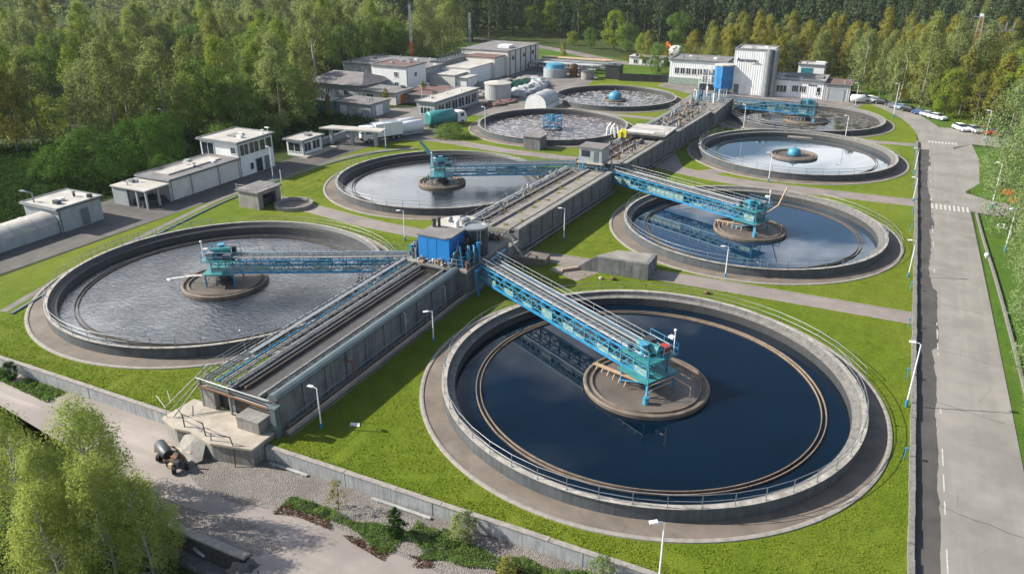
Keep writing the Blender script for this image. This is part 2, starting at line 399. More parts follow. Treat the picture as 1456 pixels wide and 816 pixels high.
def strip(name, pts, z, mat, label, kind='structure', th=None):
    b = MB(); b.flat(pts, z); return b.build(name, mat, label=label, kind=kind)
def band(center, w):
    L, Rr = [], []
    for i, p in enumerate(center):
        a = center[max(0, i-1)]; c = center[min(len(center)-1, i+1)]
        dx, dy = c[0]-a[0], c[1]-a[1]; l = math.hypot(dx, dy); nx_, ny_ = -dy/l, dx/l
        ww = w[i] if isinstance(w, list) else w
        L.append((p[0]+nx_*ww/2, p[1]+ny_*ww/2)); Rr.append((p[0]-nx_*ww/2, p[1]-ny_*ww/2))
    return L, Rr
def ribbon(name, center, w, z, mat, label=None, kind='structure', **k):
    L, Rr = band(center, w); b = MB(); n = len(L)
    b.add([(x, y, z) for x, y in L]+[(x, y, z) for x, y in Rr], [(i, n+i, n+i+1, i+1) for i in range(n-1)])
    return b.build(name, mat, label=label, kind=kind, **k)

def smooth(pts, k=6):
    out = []
    for i in range(len(pts)-1):
        p0 = pts[max(0, i-1)]; p1 = pts[i]; p2 = pts[i+1]; p3 = pts[min(len(pts)-1, i+2)]
        for j in range(k):
            t = j/k
            out.append(tuple(.5*((2*p1[a])+(-p0[a]+p2[a])*t+(2*p0[a]-5*p1[a]+4*p2[a]-p3[a])*t*t+(-p0[a]+3*p1[a]-3*p2[a]+p3[a])*t**3) for a in range(len(p1))))
    out.append(tuple(pts[-1])); return out
# paths on the lawn
def path(pts, w, label):
    ribbon('path', smooth(pts, 3), w, .008, M['path'], label)
    L, Rr = band(smooth(pts, 3), w+.24)
    for side in (L, Rr):
        b = MB()
        for i in range(len(side)-1): b.bar((*side[i], .02), (*side[i+1], .02), .14, .1)
        b.build('kerb', M['kerb'], kind='structure', label='thin concrete edging of the '+label)
path([(-40.5,87.6),(-30,88.2),(-10,88.6),(6.5,88.7)], 2.9, 'pinkish path between the large near tank and the middle right tank')
path([(-38.5,140.5),(-28,136.5),(-18,134.7),(6.5,135)], 3.6, 'pinkish path between the middle right tank and the sky-reflecting tank')
path([(-35,184),(-31,179),(-15,177.4),(6.5,178)], 2.2, 'narrow path before the farthest right tank')
path([(-95,93.5),(-80,91),(-64,88.6),(-50,88.6)], 2.9, 'pinkish path between the two left tanks')
path([(-95,137),(-84,139.5),(-68,137.2),(-51,137)], 3.0, 'pinkish path behind the middle left tank')
path([(-88,176),(-82,181.5),(-66,181),(-46,180)], 2.0, 'narrow path between the two foam tanks')
for k, (x0, y0, x1, y1, w) in enumerate([(-28,138.4,-22,144.5,3.0),(-41,126,-36,134,3.5),(-38,150,-34,140,3.2),(-34.5,86,-30,84,4)]):
    ribbon('paved_patch', [(x0, y0), (x1, y1)], w, .013+.004*k, M['path'], 'pinkish paved patch beside the central channel')
# roads
ribbon('road', smooth([(11.3,-20),(11.5,40),(11.4,100),(11.0,150),(10.3,178),(8.0,200),(1.0,219),(-9,236),(-22,255),(-40,268)], 6),
       [6.4]*25+[5.8]*35, .012, M['asphalt'], 'long grey road along the right side of the plant')
ribbon('road_shoulder', smooth([(7.75,-20),(7.75,60),(7.8,120),(7.8,182)], 4), 1.5, .006, M['asphalt_dark'], 'dark patched road shoulder beside the boundary wall')
rr = random.Random(3)
b = MB()
L_ = []; y = 20
while y < 176: L_.append((8.6+.55*mnoise.noise(Vector((y*.09,1,0)))+(.5 if mnoise.noise(Vector((y*.05,7,0))) > .12 else 0)+rr.uniform(-.1,.1), y)); y += rr.uniform(.5, 1.6)
for a_, c_ in zip(L_, L_[1:]): b.add([(7.1,a_[1],.0168),(a_[0],a_[1],.0168),(c_[0],c_[1],.0168),(7.1,c_[1],.0168)],[(0,1,2,3)])
b.build('asphalt_patches', M['asphalt_dark'], kind='structure', label='dark repair patches along the left edge of the road')
b = MB()
for k in range(11):
    y = 45+k*12.3+rr.uniform(-3,3); p = [(8.7+q*1.05, y-.25*q+rr.uniform(-.1,.1), .0172) for q in range(6)]
    for a_, c_ in zip(p, p[1:]): b.add([(a_[0],a_[1]-.03,.0172),(c_[0],c_[1]-.03,.0172),(c_[0],c_[1]+.03,.0172),(a_[0],a_[1]+.03,.0172)],[(0,1,2,3)])
b.build('road_cracks', M['asphalt_dark'], kind='structure', label='dark tar seams running across the road')
strip('side_road', [(13.9,134),(13.9,145),(17.5,141.8),(40,136),(40,131.5),(17,133.6)], .016, M['asphalt'], 'short side road leaving towards the right')
strip('parking_area', [(12.6,178),(11.8,190),(10.5,199),(26,201),(48,196),(48,180),(17,184)], .017, M['asphalt'], 'parking area at the bend of the road')
strip('road_widening', [(14.0,145),(13.6,178),(17,184),(17.6,170),(16.6,152)], .020, M['asphalt'], 'paved widening beside the road')
b = MB()
for i in range(9): b.bx(8.9+i*.62, 9.25+i*.62, 181.9, 183.9, .016, .024)
b.build('crosswalk', M['marking'], kind='structure', label='worn white crosswalk stripes at the bend')
b = MB()
for i in range(9): b.bx(8.9+i*.62, 9.22+i*.62, 133.2, 136.0, .016, .024)
b.build('crosswalk', M['marking'], kind='structure', label='worn white crosswalk stripes beside the side road')
b = MB()
y = 44
while y < 180:
    l = rr.uniform(.5, 2.6)
    if rr.random() < .5: b.bx(8.93, 9.03, y, y+l, .018, .026)
    y += l+rr.uniform(.2, 1.6)
b.build('road_line', M['marking'], kind='structure', label='broken and worn white edge line of the road')
ribbon('verge', smooth([(16,199),(12.8,208),(6.8,220),(-2.5,235),(-12,250),(-26,262)],5), 8.5, .009, M['verge'], 'green verge behind the cars along the bend')
# verge right
strip('verge', [(14.75,0),(14.75,133.0),(17,132.6),(60,120),(60,0)], .02, M['verge'], 'bright green verge right of the road')
strip('verge', [(15,144),(14.5,168),(16,182),(60,176),(60,137),(22,140)], .013, M['verge'], 'green verge behind the side road')
# left service road
ribbon('service_road', smooth([(-101.5,20),(-100.5,55),(-99.6,85),(-98.6,110),(-98,126),(-95,136),(-88,147)], 6), [7.4]*25+[7.0]*40, .018, M['asphalt_left'], 'dark service road along the left side of the plant')
strip('forecourt', [(-112,57),(-111,82),(-101,84),(-101,57)], .010, M['asphalt_left'], 'dark forecourt before the two left sheds')
strip('yard', [(-106,124),(-96,136),(-92,147),(-97,162),(-88,166),(-79,178),(-84,196),(-80,215),(-84,240),(-100,250),(-118,240),(-122,215),(-112,190),(-106,170),(-118,160),(-118,128)], .010, M['yard'], 'dusty grey work yard behind the left tanks')
strip('yard', [(-62,226),(-46,214),(-34,205),(-8,214),(-4,226),(-20,250),(-60,246)], .014, M['yard'], 'paved yard round the white plant buildings')
strip('meadow', [(-150,240),(-100,255),(-82,232),(-62,232),(-60,262),(-85,272),(-140,300),(-160,290)], .34, M['verge'], 'green meadow beyond the yard')
ribbon('far_road', smooth([(-175,312),(-140,299),(-112,283),(-88,266),(-72,262)], 5), 6, .40, M['yard'], 'pale road running behind the plant towards the forest')
strip('clearing', [(16,286),(46,292),(50,303),(20,300)], .36, M['yard'], 'pale open clearing among the right hand trees')
# front track
strip('front_track', [(-130,39.0),(6.5,39.0),(6.5,-20),(-34.5,-20),(-34.5,29.65),(-41,29.65),(-68,33.9),(-130,43)][:8], -1.22, M['front_road'], 'wide dusty track in the foreground')
def blobpoly(cx, cy, rx, ry, seed, n=36, amp=.18, rot=0):
    q = random.Random(seed); ph = [q.uniform(0, 6.28) for _ in range(4)]; out = []
    for k in range(n):
        t = 2*math.pi*k/n; m_ = 1+amp*(math.sin(2*t+ph[0])*.5+math.sin(3*t+ph[1])*.4+math.sin(7*t+ph[2])*.25)
        x, y = rx*m_*math.cos(t), ry*m_*math.sin(t); out.append((cx+x*math.cos(rot)-y*math.sin(rot), cy+x*math.sin(rot)+y*math.cos(rot)))
    return out
strip('gravel_shoulder', [(-44,38.95),(-6,38.95),(-6,34.2),(-14,33.8),(-22,34.2),(-29,34.6),(-33,35.0),(-36,34.4),(-40,33.6),(-44,33.9),(-47,35.2),(-46.5,36.6)], -1.214, M['gravel'], 'grey gravel shoulder below the retaining wall')
strip('gravel_shoulder', [(-43,29.72),(-34.6,29.72),(-33,31.2),(-35,32.6),(-39,32.2),(-43,31.6),(-46,31.8),(-46.5,30.7)], -1.212, M['gravel'], 'gravel edge above the dark retaining wall')

# ------------------------------------------------------------------ walls and kerbs of the terrace
t = thing('retaining_wall', (-45,39,-1.3), 'long low weathered concrete retaining wall between the lawn and the foreground track', 'wall')
b = MB()
for (x0, x1) in ((-130, -51.6), (-41.4, 6.9)):
    x = x0
    while x < x1-.1:
        e = min(x+rr.uniform(3.6, 5.2), x1); dy = rr.uniform(-.025, .025)
        b.bx(x+.012, e-.012, 38.93+dy, 39.25, -1.6, .0+rr.uniform(-.03, .03)); x = e
b.build('wall', weathered('retaining_wall_concrete', (.33,.345,.36), streak=.7, stain=(.15,.15,.14), stainamt=.5), t, (-45,39,-1.3))
b = MB()
for (x0, x1) in ((-130, -51.6), (-41.4, 6.9)):
    x = x0
    while x < x1-.1:
        e = min(x+rr.uniform(2, 6), x1)
        b.bx(x+.02, e-.02, 38.88, 39.32, .03, .11+rr.uniform(-.02, .03)); x = e
b.build('coping', M['kerb'], t, (-45,39,-1.3))
t = thing('boundary_wall', (6.75,100,0), 'low mossy stone boundary wall between the lawn and the right road', 'wall')
b = MB(); y = 39.3
while y < 181:
    e = y+rr.uniform(.8, 2.4); b.bx(6.55+rr.uniform(-.03,.03), 6.95+rr.uniform(-.03,.03), y+.01, e-.01, -.1, .38+rr.uniform(-.06,.06)); y = e
b.build('wall', M['stone'], t, (6.75,100,0))
t = thing('verge_wall', (15.9,100,0), 'low dark kerb wall in the grass verge right of the road', 'wall')
b = MB()
vw = smooth([(15.1,133),(15.3,120),(15.8,100),(16.1,70),(16.2,30)], 8)
for i in range(len(vw)-1): b.bar((*vw[i], .14), (*vw[i+1], .14), .26, .34)
b.build('wall', M['stone'], t, (15.9,100,0))
t = thing('dark_retaining_wall', (-38,29.3,-3.4), 'dark grey broken retaining wall with pale top below the foreground track', 'wall')
b = MB(); b.bx(-43.5, -34.9, 29.32, 29.58, -3.5, -1.22); b.bx(-35.15, -34.9, 27.4, 29.3, -3.5, -2.0); b.build('wall', M['wall_lining'], t, (-38,29.3,-3.4))
b = MB(); b.bx(-43.5, -34.8, 29.27, 29.9, -1.219, -1.06); b.build('coping', M['kerb'], t, (-38,29.3,-3.4))
b = MB(); b.profx([(-43,-3.4),(-36,-3.4),(-36.2,-2.85),(-43,-2.8)], 28.5, 29.3); b.build('footing', M['concrete_wall'], t, (-38,29.3,-3.4))
b = MB(); b.cyl(-37.6, 29.1, -2.5, -2.3, .01, 8)
b = MB(); b.path([(-39.6,29.25,-2.0),(-39.1,29.15,-2.05),(-38.6,29.2,-2.3)], .16, 8); b.build('drain_pipe', M['galv'], t, (-38,29.3,-3.4))
b = MB(); b.blob((-34.2,28.9,-1.9), 1.3, 3, .5, (1,.8,.75), 3); b.build('gravel_heap', M['gravel_dark'], label='dark gravel heap at the end of the dark retaining wall', cat='heap', o=(0,0,0))
# kerb line left of the service road
b = MB(); kk = smooth([(-84.5,46),(-88,58),(-92,78),(-93.8,92),(-93.2,112),(-90,124),(-84,131)], 6)
for i in range(len(kk)-1): b.bar((*kk[i], .05), (*kk[i+1], .05), .35, .22)
b.build('service_kerb', M['coping'], kind='structure', label='thin grey drainage kerb in the grass beside the service road')
ribbon('dirt_strip', [(a-1.6, c) for a, c in kk], 1.0, .011, M['yard'], 'narrow dusty strip beside the service road')

# ================================================================== TANKS
W = dict(
 A=mk_water('dark_calm_water', (.0008,.007,.017), .05, .25, .015, 1.33, dist=.05),
 B=mk_water('blue_calm_water', (.004,.022,.05), .05, .25, .02, 2.0, dist=.05),
 C=mk_water('mirror_water', (.01,.03,.05), .05, .2,   .02, 3.4, dist=.05),
 D=mk_water('brown_still_water', (.02,.018,.014), .1, .3, .05, 1.6, dist=.05, foam=((.16,.15,.14), .66, .74, .25)),
 E=mk_water('rippled_water', (.012,.014,.018), .9, 1.3, .04, 3.0, dist=.28),
 F=mk_water('finely_rippled_water', (.016,.02,.026), .5, 1.8, .08, 2.7, dist=.12),
 G=mk_water('foamy_brown_water', (.065,.055,.055), .4, 1.5, .2, 1.45, foam=((.36,.34,.35), .57, .72, .5)),
 H=mk_water('foam_streaked_water', (.05,.045,.045), .3, 1.5, .12, 1.5, foam=((.38,.37,.37), .58, .68, .45)))
TL = dict(
 A=('largest near clarifier tank with dark blue still water at lower right', 'dark blue still water of the largest near tank'),
 B=('middle right clarifier tank with blue water and a bridge to its centre', 'blue water of the middle right tank'),
 C=('round tank with mirror-like sky reflection and a small blue cap on its centre island', 'sky-reflecting water of the third right tank'),
 D=('farthest right tank with brownish water in front of the white buildings', 'brown mottled water of the farthest right tank'),
 E=('large left clarifier tank with silvery rippled water', 'silvery rippled water of the near left tank'),
 F=('middle left clarifier tank with grey water and a bridge from the central channel', 'grey water of the middle left tank'),
 G=('aeration tank covered in brown and white foam behind the middle left tank', 'brown foamy water of the left aeration tank'),
 H=('farthest left aeration tank with foam streaks and a blue capped island', 'foam-streaked water of the farthest left tank'))
post_me = {}
def post_mesh(h, mat):
    key = (round(h, 2), mat.name)
    if key not in post_me:
        p = MB(); p.tube((0,0,-.05), (0,0,h), .032, 5); p.bx(-.07,.07,-.07,.07,0,.03); post_me[key] = p.mesh('post', mat)
    return post_me[key]
def railing(parent, o, pts, h, mat, closed=False, every=1, nrails=2, r=.03, name='railing'):
    """rails as one part, each post a sub-part; pts are world points at the foot of the posts"""
    b = MB()
    for k in range(nrails):
        zz = h*(1-k/nrails); b.path([(p[0], p[1], p[2]+zz) for p in pts], r, 5, closed)
    rail = b.build(name, mat, parent, o)
    me = post_mesh(h, mat)
    for p in pts[::every]:
        q = bpy.data.objects.new('post', me); COL.objects.link(q); q.parent = rail
        q.location = (p[0]-o[0], p[1]-o[1], p[2]-o[2])
    return rail
def arc(cx, cy, r, a0, a1, z, step=2.4):
    n = max(3, int(abs(R(a1-a0))*r/step)); return [(cx+r*math.cos(R(a0+(a1-a0)*i/n)), cy+r*math.sin(R(a0+(a1-a0)*i/n)), z) for i in range(n+1)]
RIM = 1.2; WZ = -.12
weir_in = dict(A=3.05, B=3.0, C=3.2, D=3.0, E=2.7, F=2.6)
isl_r = dict(A=5.9, B=5.2, C=4.4, D=5.0, E=5.1, F=4.1, H=3.0)
for k, (cx, cy, r) in T.items():
    o = (cx, cy, 0); rw = .42 if k in 'AC' else .3
    t = thing('clarifier_tank' if k not in 'GH' else 'aeration_tank', o, TL[k][0], 'tank', 'round treatment tanks')
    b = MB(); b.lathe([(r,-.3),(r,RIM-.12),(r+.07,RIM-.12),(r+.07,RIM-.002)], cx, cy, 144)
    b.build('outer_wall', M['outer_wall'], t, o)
    b = MB(); b.lathe([(r+.08,RIM),(r-rw,RIM+.004)], cx, cy, 144); b.build('rim', M['rim'], t, o)
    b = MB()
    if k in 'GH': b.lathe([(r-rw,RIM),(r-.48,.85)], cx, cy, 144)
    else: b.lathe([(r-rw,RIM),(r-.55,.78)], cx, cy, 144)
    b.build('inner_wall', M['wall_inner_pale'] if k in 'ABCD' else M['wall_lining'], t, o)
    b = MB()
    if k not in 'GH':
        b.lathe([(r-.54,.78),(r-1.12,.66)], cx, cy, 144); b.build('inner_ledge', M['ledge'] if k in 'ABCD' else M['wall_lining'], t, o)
        b = MB(); b.lathe([(r-1.12,.66),(r-1.18,-1.2)], cx, cy, 144); b.build('lower_wall', M['wall_lining'], t, o)  # lower inside wall down past the water, in the dark lining colour
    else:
        b.lathe([(r-.48,.85),(r-.5,-1.2)], cx, cy, 144); b.build('lower_wall', M['wall_lining'], t, o)
    b = MB(); b.lathe([(r+.02,.05),(r+1.0,.035),(r+1.8,.02)], cx, cy, 144)
    b.build('apron', M['apron'], t, o)
    b = MB(); b.lathe([(r+1.78,-.2),(r+1.78,.1),(r+1.95,.12),(r+2.14,.09),(r+2.2,-.25)], cx, cy, 144); b.build('kerb_ring', M['kerb'], t, o)
    if k in weir_in:
        w = r-weir_in[k]
        b = MB(); b.lathe([(w,-1.2),(w,.0),(w-.08,.0),(w-.08,-.3)], cx, cy, 144); b.lathe([(w-.4,-.3),(w-.4,.0),(w-.47,.0),(w-.47,-1.2)], cx, cy, 144); b.lathe([(w-.08,-.3),(w-.4,-.3)], cx, cy, 144)
        b.build('weir_trough', weathered('weir_concrete_'+k.lower(), (.25,.19,.14) if k == 'A' else (.08,.07,.06), stain=(.04,.035,.03), stainamt=.46, scale=1.4), t, o)
    if k == 'A':
        railing(t, o, arc(cx, cy, r-.1, 150, 395, RIM), 1.1, M['galv'], every=1)
        railing(t, o, arc(cx, cy, r+1.95, 28, 150, .12, 2.6), 1.15, M['galv'])
    elif k == 'B':
        railing(t, o, arc(cx, cy, r-.1, 130, 372, RIM), 1.05, M['galv']); railing(t, o, arc(cx, cy, r+1.9, 2, 66, .12, 2.6), 1.15, M['galv'])
    elif k == 'C':
        railing(t, o, arc(cx, cy, r-.1, 150, 345, RIM, 2.8), 1.0, M['galv']); railing(t, o, arc(cx, cy, r+.9, 15, 62, .05, 3), 1.1, M['galv'])
    elif k == 'E':
        railing(t, o, arc(cx, cy, r-.1, 140, 330, RIM), 1.05, M['galv']); railing(t, o, arc(cx, cy, r+1.95, 32, 190, .12, 2.6), 1.15, M['galv'])
    elif k == 'F':
        railing(t, o, arc(cx, cy, r-.1, 160, 350, RIM, 2.6), 1.05, M['galv'])
    elif k == 'D':
        railing(t, o, arc(cx, cy, r-.1, 190, 330, RIM, 3), 1.0, M['galv'])
    else:
        railing(t, o, arc(cx, cy, r-.1, 180, 340, RIM, 3), 1.0, M['galv'])
    if k in isl_r:
        q = isl_r[k]
        b = MB(); b.lathe([(q-.15,-1.2),(q,.2),(q-.08,.27),(q-.28,.27),(q-.31,.07),(q-.72,.05),(q-.75,.22),(q-.88,.22),(q-.91,.03)], cx, cy, 72)
        b.build('island_rim', M['island_rim'], t, o)
        b = MB(); b.lathe([(q-.9,.03),(0,.06)], cx, cy, 72); b.build('island_floor', M['island'], t, o)
    b = MB(); b.lathe([(r-(.5 if k in 'GH' else 1.19), 0),(0,0)], 0, 0, 96)
    b.v = [(x, y, 0) for x, y, z in b.v]
    wo = b.build('water', W[k], label=TL[k][1], kind='structure'); wo.location = (cx, cy, WZ+(-.05 if k != 'C' else 0))
    # something that stands on the tank of its own
b = MB()
def dome(cx, cy, z, r, label, base=.5):
    t = thing('island_cap', (cx, cy, z), label, 'cap'); b = MB()
    b.lathe([(r, 0),(r*1.0, base),(r*.93, base+.35*r),(r*.6, base+.62*r),(0, base+.7*r)], 0, 0, 28, smooth=True); b.build('dome', M['cyan'], t)
    b = MB(); b.cyl(0, 0, -.05, .14, r*1.12, 28); b.build('base_ring', M['darksteel'], t)
    b = MB(); b.tube((0,0,base+.6*r), (0,0,base+1.05*r), .09, 8); b.build('vent', M['galv'], t)
dome(-14.95, 158.5, .1, 1.25, 'small blue domed cap on the island of the sky-reflecting tank')
dome(-65.8, 199.8, .1, 1.7, 'bright blue domed cap on the island of the farthest left tank', .9)
# mixer tower in G
t = thing('aeration_mixer', (-67.3,160.6,-.4), 'blue lattice mixer platform in the middle of the foam tank', 'mixer'); o = (0,0,0)
b = MB()
for sx in (-1.6, 0, 1.6):
    for sy in (-1.3, 1.3): b.bar((sx,sy,-.8),(sx,sy,3.3),.16)
for z in (1.1, 2.2, 3.2):
    for sy in (-1.3, 1.3): b.bar((-1.8,sy,z),(1.8,sy,z),.12)
    for sx in (-1.6, 1.6): b.bar((sx,-1.4,z),(sx,1.4,z),.12)
for sy in (-1.3, 1.3):
    b.bar((-1.6,sy,0),(0,sy,2.2),.09); b.bar((1.6,sy,0),(0,sy,2.2),.09)
b.build('frame', M['blue'], t)
b = MB(); b.bx(-2.1,2.1,-1.7,1.7,2.02,2.12); b.build('deck', M['galv'], t)
b = MB(); b.cyl(0,0,2.12,3.0,.5,16); b.cyl(0,0,3.0,3.5,.3,16); b.build('motor', M['cyan'], t)
b = MB(); b.lathe([(2.3,-.6),(2.3,.45),(2.15,.45),(2.15,-.6)],0,0,32); b.build('skirt', M['darksteel'], t)
railing(t, (0,0,0), [(-2,-1.6,2.12),(0,-1.6,2.12),(2,-1.6,2.12),(2,1.6,2.12),(0,1.6,2.12),(-2,1.6,2.12)], 1.0, M['blue'], True)
# outlet arches on foam tank
b = MB()
for dx in (0, .9): b.path([(-52.6+dx,155.2,.4),(-52.5+dx,155.5,2.6),(-51.9+dx,155.6,3.4),(-51.1+dx,155.4,2.8),(-50.7+dx,155.2,.6)], .22, 8)
b.build('outlet_pipe', M['white'], label='pair of white bent outlet pipes at the rim of the foam tank', cat='pipe', o=(-52,155.3,.4))
# ================================================================== CENTRAL CHANNEL
def wob(a, s): return a+rr.uniform(-s, s)
o = (-44.5, 56, 0)
t = thing('raised_channel', o, 'long raised concrete channel running from the front slab to the blue shed', 'channel')
b = MB(); y = 41.2
while y < 80:
    e = min(y+3.1, 80); b.bx(-42.25, -41.72, y+.012, e-.012, -.1, 3.2); y = e
for y in np.arange(41.4, 80, 3.1): b.bx(-41.73, -41.58, y-.14, y+.14, -.1, 3.1)
b.build('side_wall', M['concrete_wall'], t, o)
b = MB(); y = 41.2
while y < 80:
    e = min(y+3.1, 80); b.bx(-47.0, -46.6, y+.01, e-.01, -.1, 3.15); y = e
b.build('side_wall', M['concrete_wall'], t, o)
b = MB(); b.profx([(-42.4,3.2),(-41.5,3.2),(-41.42,3.36),(-41.55,3.62),(-41.85,3.72),(-42.25,3.66),(-42.4,3.5)], 41.0, 72.0); b.build('coping', M['coping'], t, o)
b = MB(); b.bx(-46.6,-42.27,41.2,80,2.55,2.72); b.build('floor', M['sludge'], t, o)
b = MB(); b.bx(-43.75,-43.5,41.2,72,2.72,3.12); b.bx(-42.75,-42.42,41.2,71,3.0,3.1); b.build('inner_divider', M['concrete'], t, o)
b = MB(); b.bx(-43.49,-42.78,42,72,2.76,2.82); b.build('wet_channel', mk_water('channel_water', (.03,.03,.03), .6, 2, .15, 1.5, foam=((.5,.5,.5), .5, .6, 1.2)), t, o)
for (x, z, r, m_) in ((-46.2,3.05,.08,'galv'),(-45.8,2.95,.09,'tanpipe'),(-46.8,3.35,.08,'pipewhite'),(-46.45,3.5,.06,'galv')):
    b = MB(); b.tube((x,41.4+rr.random(),z),(x,71,z),r,6); b.build('pipe', M[m_], t, o)
railing(t, o, [(-42.6,41.3+k*2.6,3.1) for k in range(12)], .9, M['galv'])
# pipe rack leaning out over the lawn left of the channel
o = (-48.6, 56, 0)
t = thing('pipe_rack', o, 'silvery rack of parallel pipes along the left side of the near channel', 'pipe rack')
b = MB()
for k in range(12):
    y = 41.4+k*2.7
    b.bar((-49.9,y,-.1),(-49.9,y,3.1),.12); b.bar((-50.0,y,3.05),(-46.9,y,3.25),.12,.14); b.bar((-50.0,y,1.5),(-47.0,y,1.7),.08); b.bar((-49.9,y,1.2),(-47.3,y,3.1),.06)
b.build('support_frame', M['galv'], t, o)
for i, (x, z, r, m_) in enumerate(((-49.95,3.25,.09,'pipewhite'),(-49.5,3.27,.09,'galv'),(-49.15,3.3,.09,'galv'),(-48.6,3.32,.06,'pipewhite'),(-48.2,3.3,.11,'blue'),(-47.75,3.36,.09,'tanpipe'),(-47.4,3.4,.1,'galv'),(-49.7,1.7,.08,'pipewhite'),(-48.9,1.75,.08,'blue'))):
    b = MB(); b.tube((x,41.3,z),(x,72.5,z),r,6); b.build('pipe', M[m_], t, o)
b = MB()
for k in range(26): b.bar((-50.1,42+k*1.17,3.40),(-46.95+rr.uniform(0,.3),42+k*1.17,3.5),.07,.05)
b.build('tie_bars', M['darksteel'], t, o)
b = MB(); b.bx(-49.1,-48.7,46,72,3.55,3.6); b.build('cable_tray', M['galv'], t, o)
railing(t, o, [(-50.15,41.4+k*2.6,3.2) for k in range(13)], 1.0, M['galv'], nrails=3)
# front portal
o = (-46, 41, 0)
t = thing('pipe_portal', o, 'rusty white pipe frame across the mouth of the near channel', 'frame')
b = MB()
for z in (3.15, 2.85, 2.55): b.path([(-50.1,40.9,z),(-46,40.85,z-.02),(-42.2,40.8,z-.05),(-41.5,40.7,z-.25),(-41.35,40.6,z-.8)], .07, 6)
b.path([(-50.1,40.6,3.5),(-44,40.5,3.45),(-41.9,40.6,3.4)], .06, 6); b.build('crosspipes', M['galv'], t, o)
b = MB(); b.path([(-49.9,40.6,2.75),(-42.0,40.5,2.6)], .11, 6); b.build('crosspipes', M['rust'], t, o)
b = MB(); b.bx(-41.75,-41.2,40.3,40.85,-.3,2.9); b.bx(-41.9,-41.05,40.2,40.95,2.85,3.0); b.build('column', M['coping'], t, o)
b = MB()
for x in (-49.9,-46.6): b.bar((x,40.75,.6),(x,40.75,3.5),.16)
b.build('column', M['galv'], t, o)
# front slab
o = (-46.8, 40.6, 0)
t = thing('front_slab', o, 'broken pale concrete slab at the mouth of the near channel', 'slab')
b = MB(); b.prism([(-51.6,37.9),(-49.5,37.2),(-47.9,37.45),(-45.2,36.9),(-41.6,37.7),(-41.6,40.9),(-51.5,41.1)], -1.3, .42); b.build('base', M['concrete'], t, o)
b = MB(); b.prism([(-51.75,37.75),(-49.5,37.05),(-47.9,37.3),(-45.2,36.75),(-41.45,37.55),(-41.5,41.0),(-51.6,41.2)], .421, .62); b.build('top', M['slab'], t, o)
b = MB(); b.bx(-44.7,-42.3,39.4,42.6,.62,1.7); b.bx(-44.75,-42.25,39.35,42.7,1.7,1.82); b.build('block', M['concrete'], t, o)
b = MB(); b.bx(-48.4,-44.8,41.25,41.35,.6,2.3); b.build('opening', M['blackp'], t, o)
b = MB(); b.bx(-50.0,-48.4,40.7,41.3,.6,2.5); b.build('block', M['concrete'], t, o)
b = MB(); b.path([(-51.4,38.0,.6),(-51.4,38.0,1.6),(-50.2,40.9,3.6),(-50.1,42.5,4.2)], .04, 5); b.path([(-51.2,38.1,1.1),(-50.2,40.9,3.1),(-50.1,42.5,3.7)], .035, 5)
b.path([(-50.8,38.2,.7),(-49.9,40.8,3.0)], .05, 5); b.path([(-51.4,38,1.6),(-53.4,38.9,1.75)], .035, 5); b.path([(-51.2,38.5,1.8),(-52.8,39.6,2.0)], .035, 5)
b.build('handrail', M['pipewhite'], t, o)
b = MB(); b.path([(-48.9,37.6,.6),(-48.9,37.6,1.9),(-46.4,37.4,1.8),(-46.3,37.4,.6)], .06, 6); b.path([(-48.9,37.6,1.3),(-46.3,37.4,1.2)], .04, 5); b.path([(-45.4,37.1,.6),(-45.3,37.1,1.4),(-43.4,37.3,1.4),(-43.2,37.3,.6),(-43.0,37.0,-1.2)], .05, 5)
b.build('handrail', M['darksteel'], t, o)
b = MB(); q = [(-49.0,36.6,-.75),(-48.3,36.0,-1.0),(-46.7,35.9,-.95),(-45.9,36.5,-.55),(-46.2,37.4,.45),(-47.3,37.7,.75),(-48.6,37.5,.35)]
b.add([(x,y,z) for x,y,z in q]+[(x+.12,y-.3,z-.35) for x,y,z in q]+[(-47.4,36.7,-.02)], [(i,(i+1)%7,14) for i in range(7)]+[(i,7+i,7+(i+1)%7,(i+1)%7) for i in range(7)]+[tuple(range(13,6,-1))])
b.build('broken_slab', M['concrete'], label='loose broken piece of grey slab leaning against the front slab', cat='slab piece', o=(-47.3,37,-1.2))
o = (-49.5,35.6,-1.2); t = thing('scrap_drum', o, 'dark dented drum with wheels lying on the gravel before the slab', 'machinery'); t.rotation_euler=(0,0,0)
b = MB(); b.path([(-50.4,36.0,-.55),(-50.2,35.9,-.5),(-48.8,35.3,-.5),(-48.5,35.2,-.55)], .48, 14, rs=[.3,.48,.5,.42]); b.build('drum', M['darksteel'], t, o)
b = MB(); b.bar((-50.6,36.3,-.95),(-48.2,35.2,-.95),.12); b.bar((-50.7,35.7,-.95),(-48.5,34.8,-.95),.12); b.bar((-50.2,36.4,-.95),(-50.4,35.4,-.95),.1); b.build('skid', M['rust'], t, o)
for x, y in ((-49.3,34.9),(-48.3,35.6)):
    b = MB(); b.path([(x-.12,y-.05,-.9),(x+.12,y+.05,-.9)], .3, 12); b.build('wheel', M['tyre'], t, o)
b = MB(); b.tube((-50.8,36.7,-1.0),(-47.0,36.2,-.6),.07,6); b.build('drawbar', M['tanpipe'], t, o)
o = (-47.3,34.9,-1.2); t = thing('scrap_engine', o, 'rusty broken engine on wheels on the gravel, right of the drum', 'machinery')
b = MB(); b.blob((-47.5,35.2,-.6), .5, 2, .6, (1,.8,.9), 5); b.bx(-47.9,-47.1,34.7,35.5,-.95,-.55); b.bar((-47.9,35,-.4),(-46.7,34.6,.1),.12); b.build('engine_block', M['rust'], t, o)
